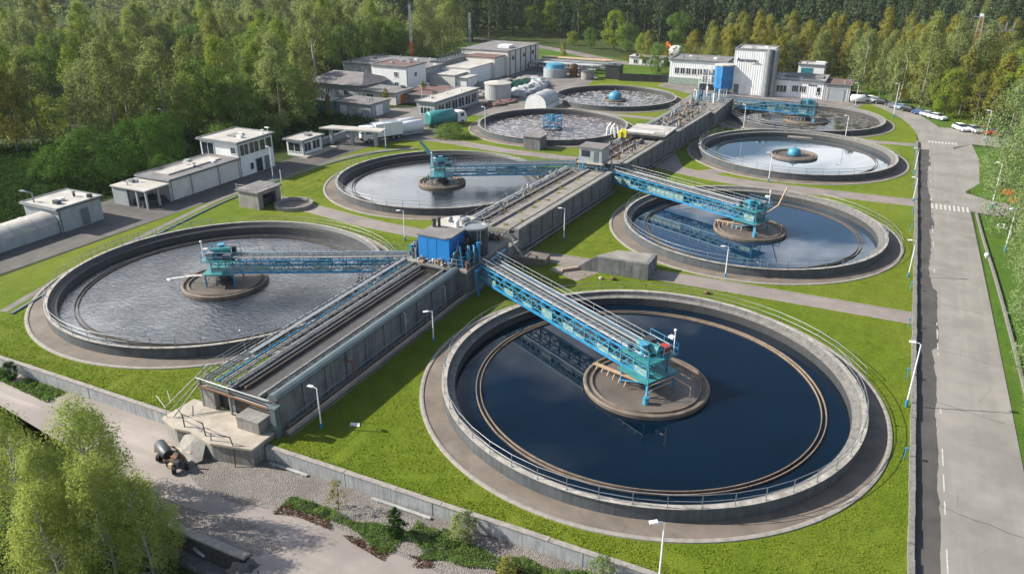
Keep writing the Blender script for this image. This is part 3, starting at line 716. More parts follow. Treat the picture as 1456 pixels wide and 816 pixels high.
b = MB(); b.bx(-47.2,-46.5,34.4,34.9,-.7,-.2); b.tube((-47.1,35,-.3),(-46.9,35.1,.25),.09,8); b.build('radiator', M['darksteel'], t, o)
for x, y in ((-48.0,34.7),(-46.8,34.2),(-46.4,35.1)):
    b = MB(); b.path([(x-.1,y-.1,-.88),(x+.1,y+.1,-.88)], .32, 12); b.build('wheel', M['tyre'], t, o)
b = MB(); b.bx(-47.35,-46.95,34.15,34.6,-.75,-.4); b.build('battery', M['tanpipe'], t, o)
for (x0, x1, y) in ((-40.8,-36.9,38.6),(-30.6,-25.3,38.55)):
    b = MB(); b.profx([(0,0)]*0+[(x0,-1.13),(x1,-1.13),(x1,-1.06),(x0,-1.06)], y-.14, y+.12); b.bar((x0+.5,y,-1.22),(x0+.5,y,-1.1),.3); b.bar((x1-.5,y,-1.22),(x1-.5,y,-1.1),.3)
    b.build('plank', M['pipewhite'], label='pale plank lying at the foot of the retaining wall, '+('nearer the broken slab' if x0 < -35 else 'nearer the conical shrub'), cat='plank', o=(x0, y, -1.2))
# pipe & kerb at the foot of the channel wall, with a handrail
o = (-41.0, 58, 0); t = thing('foot_pipe', o, 'pale ground pipe and handrail along the foot of the near channel wall', 'pipe')
b = MB(); b.bx(-41.55,-40.4,41,83,-.05,.16); b.build('kerb', M['apron'], t, o)
b = MB(); b.tube((-40.75,41,.42),(-40.75,84,.42),.13,8); b.build('pipe', M['tanpipe'], t, o)
b = MB(); b.tube((-40.6,41,.26),(-40.6,84,.26),.08,6); b.build('pipe', M['galv'], t, o)
railing(t, o, [(-40.95,41.5+k*3.2,.16) for k in range(13)], 1.15, M['galv'])
b = MB(); b.path([(-41.6,50.2,2.5),(-40.8,50.2,2.5),(-40.6,50.2,2.3),(-40.6,50.2,1.0)], .09, 8); b.build('bent_pipe', M['rust'], label='rusty bent pipe sticking out of the near channel wall', cat='pipe', o=(-40.8,50.2,1))
b = MB(); b.path([(-41.5,68,3.0),(-41.1,68,2.95),(-41.1,68,.3)], .06, 6); b.path([(-41.5,60,3.2),(-41.2,60,3.1),(-41.2,60,.3)], .07, 6); b.build('downpipe', M['galv'], label='thin grey downpipes on the side of the near channel wall', cat='pipe', o=(-41.2,64,0))
for (x, y) in ((-37.0,44.5),):
    b = MB(); b.add([(x,y,.02),(x+.9,y+.2,.06),(x+.6,y+.6,.12),(x-.2,y+.4,.04)],[(0,1,2,3)]); b.bx(x+.1,x+.4,y+.1,y+.3,.0,.1); b.build('litter', M['white'], label='small white scrap of litter on the shaded lawn', cat='litter')

# ------------------------------------------------------------------ hub with blue shed
o = (-45, 77, 0)
t = thing('hub_platform', o, 'concrete hub platform under the blue shed where the near bridges meet', 'platform')
b = MB(); b.bx(-49.2,-40.6,72.1,83.2,-.1,3.18); b.build('base', M['concrete_wall'], t, o)
b = MB(); b.bx(-49.5,-40.4,71.8,83.5,3.181,3.5); b.build('deck', M['concrete'], t, o)
railing(t, o, [(-43.0,72.0,3.5),(-41.8,72.0,3.5),(-40.5,72.2,3.5),(-40.5,74.4,3.5)], 1.1, M['galv'])
railing(t, o, [(-49.3,79,3.5),(-49.3,81,3.5),(-49.3,83.3,3.5),(-47,83.3,3.5),(-44.6,83.3,3.5),(-42,83.3,3.5)], 1.1, M['galv'])
b = MB(); b.path([(-41.2,83.3,3.6),(-41.0,84.5,3.2),(-40.6,85.5,1.2),(-40,87,.3)], .1, 8); b.path([(-44.8,83.4,3.7),(-42,85.2,3.1),(-39.6,84.6,1.5),(-38.9,84.3,.2)], .08, 6); b.build('pipe', M['galv'], t, o)
o = (-45.1, 74.4, 3.5)
t = thing('blue_shed', o, 'bright royal blue sheet metal shed on the hub of the central channel', 'shed')
b = MB(); b.bx(-47.2,-43.0,72.4,75.9,3.52,6.7); b.build('body', M['royal'], t, o)
b = MB(); b.prism([(-47.3,72.3),(-43.35,72.3),(-42.9,72.75),(-42.9,76.0),(-47.3,76.0)], 6.703, 6.86); b.build('roof', M['roofgrey'], t, o)
b = MB(); b.bx(-42.99,-42.96,73.4,75.2,3.7,6.2); b.build('door', weathered('blue_door', (.015,.12,.36), rough=.4, var=.1, bmp=0), t, o)
b = MB()
for x in (-45.9,-44.7): b.bx(x-.015,x+.015,72.385,72.4,3.55,6.7)
b.build('panel_seam', M['navy'], t, o)
for x, y, h, r in ((-46.7,75.3,1.1,.22),(-46.1,75.5,1.3,.18)):
    b = MB(); b.cyl(x,y,6.8,6.66+h,r,10); b.cyl(x,y,6.66+h,6.66+h+.15,r*1.35,10); b.build('roof_vent', M['darksteel'], t, o)
o = (-42.4,77.0,3.5); t = thing('dark_tank', o, 'dark navy cylindrical tank right behind the blue shed', 'tank')
b = MB(); b.cyl(-42.2,77.4,3.5,6.9,1.5,32); b.build('body', M['navy'], t, o)
b = MB(); b.lathe([(1.56,6.82),(1.56,7.06),(1.3,7.08),(1.28,6.92),(0,6.95)],-42.2,77.4,32); b.build('top', M['galv'], t, o)
b = MB()
for k in range(2): b.tube((-41.15+k*.4,75.9+k*.1,3.5),(-41.15+k*.4,75.9+k*.1,7.1),.035,5)
for k in range(9): b.tube((-41.15,75.9,3.8+k*.34),(-40.75,76.0,3.8+k*.34),.025,4)
b.build('ladder', M['galv'], t, o)
o = (-45.6,79.6,3.5); t = thing('round_pump_house', o, 'round pump house with flat grey roof behind the blue shed', 'pump house')
b = MB(); b.cyl(-45.4,79.3,3.5,6.0,2.7,40); b.build('wall', M['concrete_wall'], t, o)
b = MB(); b.lathe([(2.9,6.0),(2.9,6.25),(0,6.4)],-45.4,79.3,40); b.build('roof', M['rooflight'], t, o)
for (x,y,r,h,mm) in ((-44.2,78.6,.5,.9,'galv'),(-45.5,80.2,.35,.5,'darksteel'),(-46.6,79,.3,.5,'galv'),(-44.9,77.7,.28,.8,'white')):
    b = MB(); b.cyl(x,y,6.25,6.3+h,r,14); b.lathe([(r*1.25,6.3+h),(r*.8,6.45+h),(0,6.5+h)],x,y,14,smooth=True); b.build('roof_vent', M[mm], t, o)
b = MB(); b.bx(-43.9,-42.9,79.6,80.8,6.3,6.75); b.build('roof_hatch', M['blackp'], t, o)
def clutter(name, o, label, cat, boxr, seed, n, mats, zb, zs=(.3, 1.4)):
    """machinery: pipes, valves and flanges bolted together as one unit"""
    q = random.Random(seed); t = thing(name, o, label, cat); x0, x1, y0, y1 = boxr
    for k, mn in enumerate(mats):
        b = MB()
        for j in range(n):
            x, y = q.uniform(x0, x1), q.uniform(y0, y1); h = q.uniform(*zs); r = q.uniform(.05, .14); kind = q.randrange(4)
            if kind == 0: b.cyl(x, y, zb, zb+h, r*1.6, 8); b.cyl(x, y, zb+h, zb+h+.08, r*2.3, 8)
            elif kind == 1:
                x2, y2 = min(x1, max(x0, x+q.uniform(-1.6, 1.6))), min(y1, max(y0, y+q.uniform(-1.6, 1.6)))
                b.path([(x,y,zb),(x,y,zb+h),(x2,y2,zb+h),(x2,y2,zb)], r, 6)
            elif kind == 2: b.bx(x-r*2,x+r*2,y-r*1.6,y+r*1.6,zb,zb+h*.7)
            else: b.bar((x,y,zb),(x+q.uniform(-.6,.6),y+q.uniform(-.6,.6),zb+h*1.2),r)
        if k == 2: b.bar((x0,y0,zb+.03),(x1,y1,zb+.03),.12,.06)
        b.build(['pipework','valve_gear','machine_frame','motor_unit'][k % 4], M[mn], t, o)
    return t
clutter('hub_machinery', (-41.2,73.6,3.5), 'blue pipework and valves between the blue shed and the nearest bridge', 'machinery', (-42.8,-40.5,72.2,75.8), 4, 12, ['blue','cyan','darksteel','rust'], 3.5, (.5,2.4))
clutter('hub_machinery', (-48.4,74.2,3.5), 'dark blue pipework left of the blue shed where the left bridge lands', 'machinery', (-49.3,-47.5,72.4,77.8), 5, 12, ['blue','galv','darksteel','navy'], 3.5, (.5,2.0))
clutter('hub_machinery', (-43.6,82,3.5), 'grey valves and pipes behind the round pump house', 'machinery', (-48.6,-41,82,83.2), 6, 14, ['galv','tanpipe','darksteel','rust'], 3.5, (.3,1.0))
clutter('gantry_pipes', (-45,73,3.5), 'thin pale pipes and stubs on the deck edge before the blue shed', 'machinery', (-47.4,-42.6,71.9,72.3), 21, 9, ['galv','tanpipe'], 3.5, (.2,.7))
clutter('channel_machinery', (-44,98,3.4), 'small valves and pipe loops along the mossy middle channel', 'machinery', (-48.4,-46.2,88,116), 22, 22, ['galv','darksteel','tanpipe'], 3.3, (.2,.8))
# open steel legs and braces under the hub, right side
b = MB()
for y in (73,76.5,80): b.bar((-39.6,y,0),(-39.9,y,3.3),.2)
b.bar((-39.6,73,.2),(-39.7,76.5,3.2),.12); b.bar((-39.6,80,.2),(-39.7,76.5,3.2),.12); b.bar((-39.7,72.6,3.25),(-39.7,80.5,3.25),.22)
b.build('support_frame', M['blue'], label='blue steel support frame at the right side of the hub platform', cat='frame', o=(-39.7,76,0))

# ------------------------------------------------------------------ far channel
def cx_(y): return -45.1+(y-87)*.062          # centre line drifts slightly to the right
def seg(name, label, y0, y1, halfl, halfr, top, mats, seed):
    o = (cx_((y0+y1)/2), (y0+y1)/2, 0); t = thing(name, o, label, 'channel'); a = math.atan(.062); q = random.Random(seed)
    def P(x, y): return (cx_(y)+x, y)
    def slab(xa, xb, z0, z1, yy0=y0, yy1=y1):
        b.prism([P(xa,yy0),P(xb,yy0),P(xb,yy1),P(xa,yy1)], z0, z1)
    b = MB(); y = y0
    while y < y1-.1:
        e = min(y+3.4, y1); slab(halfr-.5, halfr, -.1, top, y+.012, e-.012); y = e
    y = y0
    while y < y1: b.prism([P(halfr,y),P(halfr+.14,y),P(halfr+.14,y+.3),P(halfr,y+.3)], -.1, top-.1); y += 3.4
    b.build('side_wall', M['concrete_wall'], t, o)
    b = MB(); slab(-halfl, -halfl+.5, -.1, top); b.build('side_wall', M['concrete_wall'], t, o)
    b = MB(); slab(-halfl+.5, halfr-.5, -.1, top-.55); b.build('body', M['concrete_wall'], t, o)
    b = MB(); slab(-halfl+2.3, halfr-1.3, top-.549, top-.02); b.build('deck', M['moss'], t, o)
    b = MB(); slab(-.25, .15, top-.02, top+.25); b.build('divider', M['concrete'], t, o)
    b = MB(); slab(halfr-.62, halfr+.18, top+.001, top+.28); b.build('coping', M['concrete'], t, o)
    for x, z, r, mm in ((-halfl+.2,top+.3,.11,'white'),(-halfl+.7,top+.15,.14,'galv'),(-halfl+1.2,top+.1,.1,'darksteel'),(-halfl+1.7,top+.2,.13,'galv'),(-halfl+2.1,top+.35,.08,'tanpipe'),(halfr-1.0,top-.2,.11,'galv')):
        b = MB(); b.tube((*P(x,y0+.3),z),(*P(x,y1-.3),z),r,6); b.build('pipe', M[mm], t, o)
    b = MB(); b.bar((-halfl-.1,0,top+.02),(-halfl+2.2,0,top+.02),.14,.12); cme = b.mesh('crossbeam', M['galv'])
    for y in np.arange(y0+1, y1, 2.4): co = bpy.data.objects.new('crossbeam', cme); COL.objects.link(co); co.parent = t; co.location = (cx_(y)-o[0], y-o[1], 0)
    n = int((y1-y0)/2.8)
    railing(t, o, [(*P(-halfl+.05, y0+.3+k*2.8), top) for k in range(n+1) if y0+.3+k*2.8 < y1], 1.1, M['galv'])
    railing(t, o, [(*P(-halfl+2.4, y0+.3+k*2.8), top) for k in range(n+1) if y0+.3+k*2.8 < y1], 1.0, M['galv'])
    railing(t, o, [(*P(halfr+.9, y0+.3+k*3.4), .0) for k in range(n) if y0+.3+k*3.4 < y1], 1.2, M['galv'])
    b = MB(); b.tube((*P(halfr+.7,y0),.35),(*P(halfr+.7,y1),.35),.16,8); b.build('ground_pipe', M['apron'], t, o)
    return t
seg('raised_channel', 'mossy middle stretch of the raised channel between the blue shed and the grey hut', 87, 119, 4.0, 4.0, 3.4, None, 1)
seg('raised_channel', 'dusty far stretch of the raised channel behind the grey hut', 124.5, 190, 4.0, 4.0, 3.4, None, 2)
# moss tufts, yellow plants on the channel: uncountable
def tuft_mesh(name, pts, mat, label, size=.16, n=30, kind='stuff'):
    q = np.random.default_rng(5); V = []; Fc = []
    for (x, y, z, r) in pts:
        for k in range(n):
            d = q.normal(size=3); d[2] = abs(d[2])*.5; c = np.array([x, y, z])+d*r*.5
            u = q.normal(size=3); u /= np.linalg.norm(u); w_ = np.cross(u, q.normal(size=3)); w_ /= np.linalg.norm(w_); s_ = size*q.uniform(.5, 1.2)
            i = len(V); V += [c-u*s_*.5, c+w_*s_*.4, c+u*s_*.5, c-w_*s_*.4]; Fc.append((i, i+1, i+2, i+3))
    b = MB(); b.add(V, Fc); return b.build(name, mat, label=label, kind=kind)
M['leaf_yellow'] = mk_leaf('yellow_moss', (.32,.26,.02), (.45,.36,.03), (.3,.25,.03), .2)
tuft_mesh('moss', [(cx_(y)+rr.choice((-1.5,2.4,1.4,.4))+rr.uniform(-.3,.3), y, 3.42, rr.uniform(.3,.8)) for y in [88.4,91,93.3,94,97,99.3,101,104,105,107.2,110,113,128,131,133,138,141,150]], M['leaf_yellow'], 'yellow moss and weeds growing on the raised channel', .14, 60)
# gap between hub and middle stretch: low connecting slab with slanted ramps
o = (-44.9,85,0); t = thing('connecting_slab', o, 'low dusty concrete slab linking the hub platform with the middle channel', 'slab')
b = MB(); b.bx(-49,-40.9,83.55,86.95,-.1,2.1); b.build('base', M['concrete'], t, o)
b = MB(); b.prism([(-40.85,83.7),(-36.2,85.0),(-36.4,87.0),(-40.85,86.9)], -.05, .9); b.build('ramp', M['apron'], t, o)
b = MB(); b.path([(-47.8,83.8,2.2),(-47.8,86.8,2.2)], .16, 8); b.path([(-46.6,83.8,2.25),(-46.6,86.8,2.25)], .2, 8); b.path([(-42.5,83.8,2.2),(-42.9,85.2,2.7),(-42.6,86.8,3.2)], .14, 8); b.build('pipe', M['galv'], t, o)
# grey hut hub 2
o = (-43.2,121.7,0); t = thing('grey_hut', o, 'grey metal control hut on a pier where the middle bridges meet', 'hut')
b = MB(); b.bx(-46.6,-40.1,119.1,124.4,-.1,2.6); b.build('pier', M['concrete_wall'], t, o)
b = MB(); b.bx(-47.0,-39.7,118.9,124.45,2.603,2.95); b.build('deck', M['slab'], t, o)
b = MB(); b.bx(-45.2,-41.2,119.7,123.2,4.6,6.9); b.build('cabin', M['greypanel'], t, o)
b = MB(); b.bx(-45.4,-41.0,119.5,123.4,6.903,7.12); b.build('roof', M['roofgrey'], t, o)
b = MB(); b.bx(-45.5,-40.9,119.4,123.5,4.35,4.6); b.build('cabin_deck', M['slab'], t, o)
b = MB()
for x in (-45,-41.4):
    for y in (119.9,123): b.bar((x,y,2.95),(x,y,4.35),.22)
b.bar((-45,119.9,2.95),(-41.4,119.9,4.35),.1); b.build('stilts', M['blue'], t, o)
b = MB(); b.bx(-42.6,-41.8,119.66,119.7,4.7,6.5); b.build('door', M['coping'], t, o)
b = MB(); b.bx(-44.8,-43.3,119.67,119.7,5.5,6.5); b.build('window', M['glass'], t, o)
railing(t, o, [(-46.8,119.0,2.95),(-44.5,119.0,2.95),(-42.2,119.0,2.95),(-39.9,119.0,2.95)], 1.1, M['galv'])
clutter('hub_machinery', (-43.2,120.5,2.95), 'pipework and valves under and beside the grey hut on stilts', 'machinery', (-46.8,-39.9,119.1,124.3), 8, 14, ['blue','galv','darksteel','cyan'], 2.95, (.4,1.5))
# decks and boxes on the far stretch
o = (-41.5,148,3.4); t = thing('conveyor_deck', o, 'dark grey machine deck with side frames on the far channel', 'machine deck')
b = MB(); b.bx(-45.2,-37.4,144.5,153,3.62,4.3); b.build('body', M['darksteel'], t, o)
b = MB(); b.bx(-45.4,-37.2,144.4,153.1,4.303,4.5); b.bx(-45.3,-37.3,144.3,144.42,4.6,5.0); b.build('top', M['rooflight'], t, o)
railing(t, o, [(-45.2,144.6,4.5),(-43,144.6,4.5),(-40.5,144.6,4.5),(-37.5,144.6,4.5),(-37.4,148.5,4.5),(-37.3,153,4.5)], 1.0, M['galv'])
b = MB(); b.bx(-45.6,-39.2,143.4,143.9,4.9,5.2); b.build('beam', M['white'], t, o)
o = (-40,160,3.4)
clutter('channel_machinery', o, 'dusty pipes and gearboxes scattered on the far channel', 'machinery', (-42.5,-37.5,154,176), 9, 22, ['galv','concrete','darksteel','tanpipe'], 3.4, (.3,1.2))
clutter('channel_machinery', (-43,134,3.4), 'grey winches and pipe stubs on the channel just behind the grey hut', 'machinery', (-46,-40.5,126,142), 12, 20, ['galv','concrete','darksteel','rust'], 3.4, (.3,1.0))
o = (-39.6,183,0); t = thing('far_platform', o, 'square dusty platform at the far end of the channel below the blue silo', 'platform')
b = MB(); b.bx(-44.6,-34.6,176,197,-.1,3.3); b.build('base', M['concrete_wall'], t, o)
b = MB(); b.bx(-44.9,-34.3,175.8,197.2,3.303,3.62); b.build('deck', M['moss'], t, o)
railing(t, o, [(-44.8+k*2.1,175.9,3.62) for k in range(6)]+[(-34.4,175.9+k*3,3.62) for k in range(1,8)], 1.1, M['galv'])
clutter('platform_machinery', (-38,190,3.6), 'blue and white machinery on the far platform where the far bridge lands', 'machinery', (-43,-35,186,196.5), 10, 10, ['blue','cyan','darksteel','white'], 3.62, (.5,2.4))
clutter('platform_machinery', (-42,180,3.6), 'low grey pipe stubs on the near half of the far platform', 'machinery', (-44,-36,177,185), 11, 12, ['galv','concrete','darksteel','tanpipe'], 3.62, (.3,.9))
o = (-40.2,139.6,3.4); t = thing('yellow_valve', o, 'bright yellow valve unit standing on the far channel', 'valve')
b = MB(); b.cyl(-44.2,139.6,3.4,4.6,.25,10); b.build('stem', M['darksteel'], t, o)
b = MB(); b.bx(-44.9,-44.3,139.2,140.0,4.6,5.7); b.bx(-44.1,-43.4,139.4,140.1,4.6,6.0); b.cyl(-44.2,139.7,5.7,6.1,.3,10); b.build('head', M['yellow'], t, o)

# ================================================================== BRIDGES
def bridge(label, p0, p1, cz, W_=2.7, zb=2.3, ht=1.9, over=1.6, style=0, seed=0, full=True):
    """blue lattice bridge from the channel p0 to the tank centre p1, built along its own X axis"""
    dx, dy = p1[0]-p0[0], p1[1]-p0[1]; L = math.hypot(dx, dy); an = math.atan2(dy, dx); q = random.Random(seed)
    t = thing('bridge', (p0[0], p0[1], 0), label, 'bridge', 'blue lattice bridges from the channel to the tank centres', an)
    z0, z1 = zb, zb+ht; X1 = L+over; nb = max(6, int(X1/1.75)); st = X1/nb
    for s in (-1, 1):
        y = s*W_/2
        b = MB(); b.bar((0,y,z0),(X1,y,z0),.2,.26); b.bar((0,y,z1),(X1,y,z1),.13,.15); b.build('chord', M['blue'], t)
        b = MB()
        for k in range(nb+1): b.bar((k*st,y,z0),(k*st,y,z1),.1)
        for k in range(nb):
            b.bar((k*st,y,z0),((k+1)*st,y,z1),.065); b.bar((k*st,y,z1),((k+1)*st,y,z0),.065)
        for zz in (.3, .68): b.bar((0,y+s*.04,z0+ht*zz),(X1,y+s*.04,z0+ht*zz),.07)
        b.build('truss_web', M['cyan'], t)
        for k in range(nb):
            if q.random() < .5: b = MB(); b.bx(k*st+.1, (k+1)*st-.1, y-.012, y+.012, z0+.18, z0+ht*q.choice((.3,.45,.6))); b.build('side_panel', M['panel'], t)
        if full:
            me = post_mesh(1.05, M['galv']); b = MB()
            for zz in (1.05, .55): b.path([(0,y,z1+zz),(X1,y,z1+zz)], .024, 5)
            ra = b.build('railing', M['galv'], t)
            for k in range(0, nb+1):
                pq = bpy.data.objects.new('post', me); COL.objects.link(pq); pq.parent = ra; pq.location = (k*st, y, z1+.05)
    b = MB(); b.path([(0,-W_/2+.08,z0),(0,W_/2-.08,z0),(0,W_/2-.08,z1),(0,-W_/2+.08,z1)], .075, 4, True); cme = b.mesh('cross_frame', M['blue'])
    for k in range(nb+1): co = bpy.data.objects.new('cross_frame', cme); COL.objects.link(co); co.parent = t; co.location = (k*st, 0, 0)
    b = MB(); b.path([(k*st, (W_/2-.1)*(-1 if k % 2 else 1), z0+.05) for k in range(nb+1)], .05, 4); b.build('bracing', M['blue'], t)
    b = MB()
    for k in range(int(X1/.9)): b.bx(k*.9, k*.9+.78, -W_*.36, W_*.02, z1+.08, z1+.13)
    b.build('walkway', M['grating'], t)
    for (y, r, mm, zz) in ((W_*.12,.07,'galv',.2),(W_*.2,.06,'pipewhite',.18),(W_*.3,.08,'darksteel',.2),(W_*.4,.06,'pipewhite',.3),(-W_*.42,.07,'pipewhite',.25),(W_*.05,.05,'darksteel',.3)):
        b = MB(); b.path([(.2,y,z1+zz),(L*.5,y,z1+zz-.03),(X1-.6,y,z1+zz)], r, 6); b.build('pipe', M[mm], t)
    # centre station
    c = L
    b = MB(); b.lathe([(1.15,.03),(1.15,.5),(.8,.6),(.8,z0-.1)], c, 0, 28, smooth=False); b.build('pivot_column', M['darksteel'], t)
    b = MB(); b.lathe([(1.5,z0-.35),(1.5,z0-.05),(0,z0-.02)], c, 0, 32); b.build('turntable', M['teal'], t)
    b = MB(); b.bx(c-1.9,c+1.9,-1.9,1.9,z1+.08,z1+.17); b.bx(c-1.9,c+1.9,-2.1,2.1,z0+.02,z0+.1); b.build('platform', M['teal'], t)
    b = MB(); b.path([(c-1.0,-.5,z1+.75),(c+1.2,.1,z1+.75)], .48, 16, rs=[.46,.5]); b.build('motor', M['teal'], t)
    b = MB(); b.cyl(c+.2,-.9,z1+.17,z1+1.3,.36,16); b.cyl(c+.2,-.9,z1+1.3,z1+1.42,.46,16); b.build('gearbox', M['cyan'], t)
    b = MB(); b.bx(c+.6,c+1.4,.6,1.3,z1+.17,z1+1.0); b.build('control_box', M['red'] if style == 0 else M['galv'], t)
    b = MB(); b.bx(c-1.6,c-.6,.7,1.5,z1+.17,z1+.8); b.cyl(c-1.2,-1.2,z1+.17,z1+1.0,.3,12); b.build('pump', M['darksteel'], t)
    b = MB(); b.tube((c+1.6,1.5,z1+.17),(c+1.6,1.5,z1+2.5),.05,6); b.blob((c+1.6,1.5,z1+2.6),.17,1,0); b.bx(c+.9,c+1.4,1.4,1.8,z1+1.6,z1+1.8); b.build('signal_mast', M['white'], t)
    pts = [(c-1.8,1.85,z1+.17),(c,1.85,z1+.17),(c+1.8,1.85,z1+.17),(c+1.85,0,z1+.17),(c+1.8,-1.85,z1+.17),(c,-1.85,z1+.17),(c-1.8,-1.85,z1+.17)]
    railing(t, (0,0,0), pts, 1.1, M['blue'])
    b = MB()
    for (x, y) in ((1.7,1.7),(1.7,-1.7),(-1.7,1.7),(-1.7,-1.7)): b.bar((c+x,y,.05),(c+x,y,z0),.14)
    b.bar((c+1.7,1.7,z0-.1),(c+1.7,-1.7,z0-.1),.12); b.bar((c-1.7,1.7,z0-.1),(c-1.7,-1.7,z0-.1),.12); b.bar((c-1.7,1.7,z0-.1),(c+1.7,1.7,z0-.1),.12); b.bar((c-1.7,-1.7,z0-.1),(c+1.7,-1.7,z0-.1),.12)
    b.bar((c+1.7,1.7,.3),(c+1.7,-1.7,z0),.08); b.bar((c+1.7,-1.7,.3),(c+1.7,1.7,z0),.08); b.bar((c-1.7,-1.7,.3),(c+1.7,-1.7,z0),.08)
    b.build('leg_frame', M['blue'], t)
    if full:
        b = MB()
        for dy in (-2.3,-2.65): b.bar((c-cz+.6,dy*.9,.75),(c+.6,dy*.5,1.0),.1,.12)
        for k in range(6): b.bar((c-cz+1+k*.8,-2.35,.3),(c-cz+1+k*.8,-2.1,.8),.07)
        b.build('scum_trough', M['tanpipe'], t)
        b = MB(); b.path([(c+1.6,-1.6,z1+1.2),(c+2.0,-1.9,z0),(c+2.4,-2.4,.75)], .05, 6); b.cyl(c+2.4,-2.4,.05,.75,.3,12); b.build('lifting_arm', M['cyan'], t)
        b = MB(); b.path([(c+2.1,1.2,1.0),(c+2.1,-1.9,1.0)], .05, 6); b.path([(c+2.1,1.2,1.5),(c+2.1,-1.9,1.5),(c+1.9,-2.0,.3)], .05, 6); b.path([(c+2.1,1.2,1.5),(c+4.3,1.2,1.45),(c+4.3,1.2,.6)], .06, 6); b.build('guard_rail', M['tanpipe'], t)
    return t
bridge('nearest blue lattice bridge reaching the island of the largest dark tank', (-39.6,75.6), (-15.9,62.2), 5.6, 2.6, 1.6, 1.8, 1.2, 0, 1)
bridge('left blue lattice bridge from the blue shed to the silvery tank island', (-48.6,74.0), (-69.6,63.3), 5.0, 2.4, 1.7, 1.5, 1.0, 1, 2)
bridge('middle right blue lattice bridge from the grey hut over the blue water', (-40.2,122.3), (-15.0,110.9), 5.0, 2.6, 1.5, 1.7, 1.3, 1, 3)
bridge('middle left blue bridge of long beams from the grey hut to the grey water island', (-47.0,124.0), (-67.6,112.3), 4.0, 2.4, 1.5, 1.5, 1.2, 1, 4)
bridge('farthest blue lattice bridge below the white buildings', (-36.5,196.0), (-17.0,194.3), 4.8, 2.9, 1.6, 2.0, 2.0, 1, 5)
# hoist crane on the middle left island, arm over the left one
b = MB(); b.prism([(-69.4,112.0),(-68.8,112.0),(-68.8,112.4),(-69.4,112.4)], 3.6, 4.6); b.bar((-69.1,112.2,4.4),(-71.3,111.6,7.0),.5,.3); b.bar((-69.0,112.2,4.3),(-70.6,111.8,5.4),.2)
b.build('hoist', M['teal'], label='slanted teal hoist arm on the island of the middle left tank', cat='hoist', o=(-69.1,112.2,3.6))
b = MB(); b.path([(-69.8,62.2,1.2),(-72.6,61.3,1.0),(-75.4,60.3,.5)], .09, 6); b.blob((-75.6,60.2,.35),.35,1,.2,(1.6,.6,.5)); b.build('skimmer_arm', M['white'], label='pale floating skimmer arm left of the silvery tank island', cat='skimmer', o=(-72,61,.5))
b = MB(); b.path([(-14.2,113.4,1.0),(-11.9,114.5,3.0),(-11.1,115.1,5.6)], .13, 8); b.build('slanted_chute', M['tanpipe'], label='tan slanted pole standing behind the bridge station in the blue tank', cat='pole', o=(-14,113.4,1))
# wing wall at the path
o = (-26.5,88.3,0); t = thing('wing_wall', o, 'stained concrete wing wall with mossy top beside the path to the near tank', 'wall')
b = MB(); b.prism([(-29.8,85.9),(-23.0,86.2),(-23.0,86.75),(-29.8,86.3)], -.1, 2.1)
b.add([(-29.8,85.9,2.1),(-29.8,86.3,2.1),(-32.6,85.6,0),(-32.6,85.95,0),(-29.8,85.9,0),(-29.8,86.3,0)],[(0,2,4),(1,5,3),(0,1,3,2)])
b.prism([(-23.55,86.76),(-23.0,86.76),(-23.0,90.2),(-23.55,90.2)], -.1, 2.1)
b.build('wall', M['concrete_wall'], t, o)
b = MB(); b.add([(-29.8,86.31,2.1),(-23.56,86.77,2.1),(-23.56,90.2,2.0),(-28.6,91.5,1.2)],[(0,1,2,3)]); b.add([(-29.8,86.31,2.1),(-28.6,91.5,1.2),(-31,90.5,.0)],[(0,1,2)]); b.build('top_fill', M['moss'], t, o)
b = MB(); b.bar((-33.6,84.2,.22),(-31.4,86.4,.3),.35,.3); b.build('log', M['tanpipe'], label='pale orange log lying on the lawn beside the path near the hub', cat='log', o=(-33,85,0))
for (x, y, s) in ((-26.9,84.5,.35),(-28.3,84.1,.28),(-15.5,85.4,.33)):
    b = MB(); b.blob((x,y,s*.5), s, 2, .3, (1.1,.9,.8), int(-x)); b.build('rock', M['rust'] if s != .28 else M['slab'], label={.35:'small brown rock below the wing wall',.28:'small pale rock left of the brown rock below the wing wall',.33:'small reddish rock on the lawn behind the nearest tank'}[s], cat='rock', o=(x,y,0))
# pump hut and basin on the left
o = (-86,88.2,0); t = thing('pump_hut', o, 'small concrete hut with dark opening on the lawn between the two left tanks', 'hut')
b = MB(); b.bx(-89.5,-85.4,86.6,86.9,-.1,2.7); b.bx(-89.5,-89.2,86.91,91.6,-.1,2.7); b.bx(-89.19,-85.4,91.3,91.6,-.1,2.7); b.bx(-85.7,-85.4,86.91,87.6,-.1,2.7); b.bx(-85.7,-85.4,90.6,91.29,-.1,2.7); b.bx(-85.7,-85.4,87.61,90.59,2.2,2.7)
b.build('wall', M['concrete'], t, o)
b = MB(); b.bx(-89.8,-85.1,86.3,91.9,2.703,2.9); b.build('roof', M['roofgrey'], t, o)
b = MB(); b.bx(-89,-86.2,88,90.5,0,1.2); b.build('pump', M['darksteel'], t, o)
railing(t, o, [(-89.6,86.5,2.9),(-87.4,86.5,2.9),(-85.3,86.5,2.9),(-85.3,89,2.9),(-85.3,91.7,2.9)], .8, M['galv'])
b = MB(); b.tube((-85.2,91.9,0),(-85.2,91.9,5.2),.06,6); b.build('aerial', M['white'], t, o)
o = (-82.3,91.2,0); t = thing('round_basin', o, 'low round concrete basin beside the small concrete hut', 'basin')
b = MB(); b.lathe([(3.0,-.1),(3.0,.6),(2.7,.6),(2.65,.15)], -82.0, 90.6, 48); b.build('wall', M['concrete'], t, o)
b = MB(); b.lathe([(2.66,.16),(0,.18)], -82.0, 90.6, 48); b.build('floor', M['apron'], t, o)
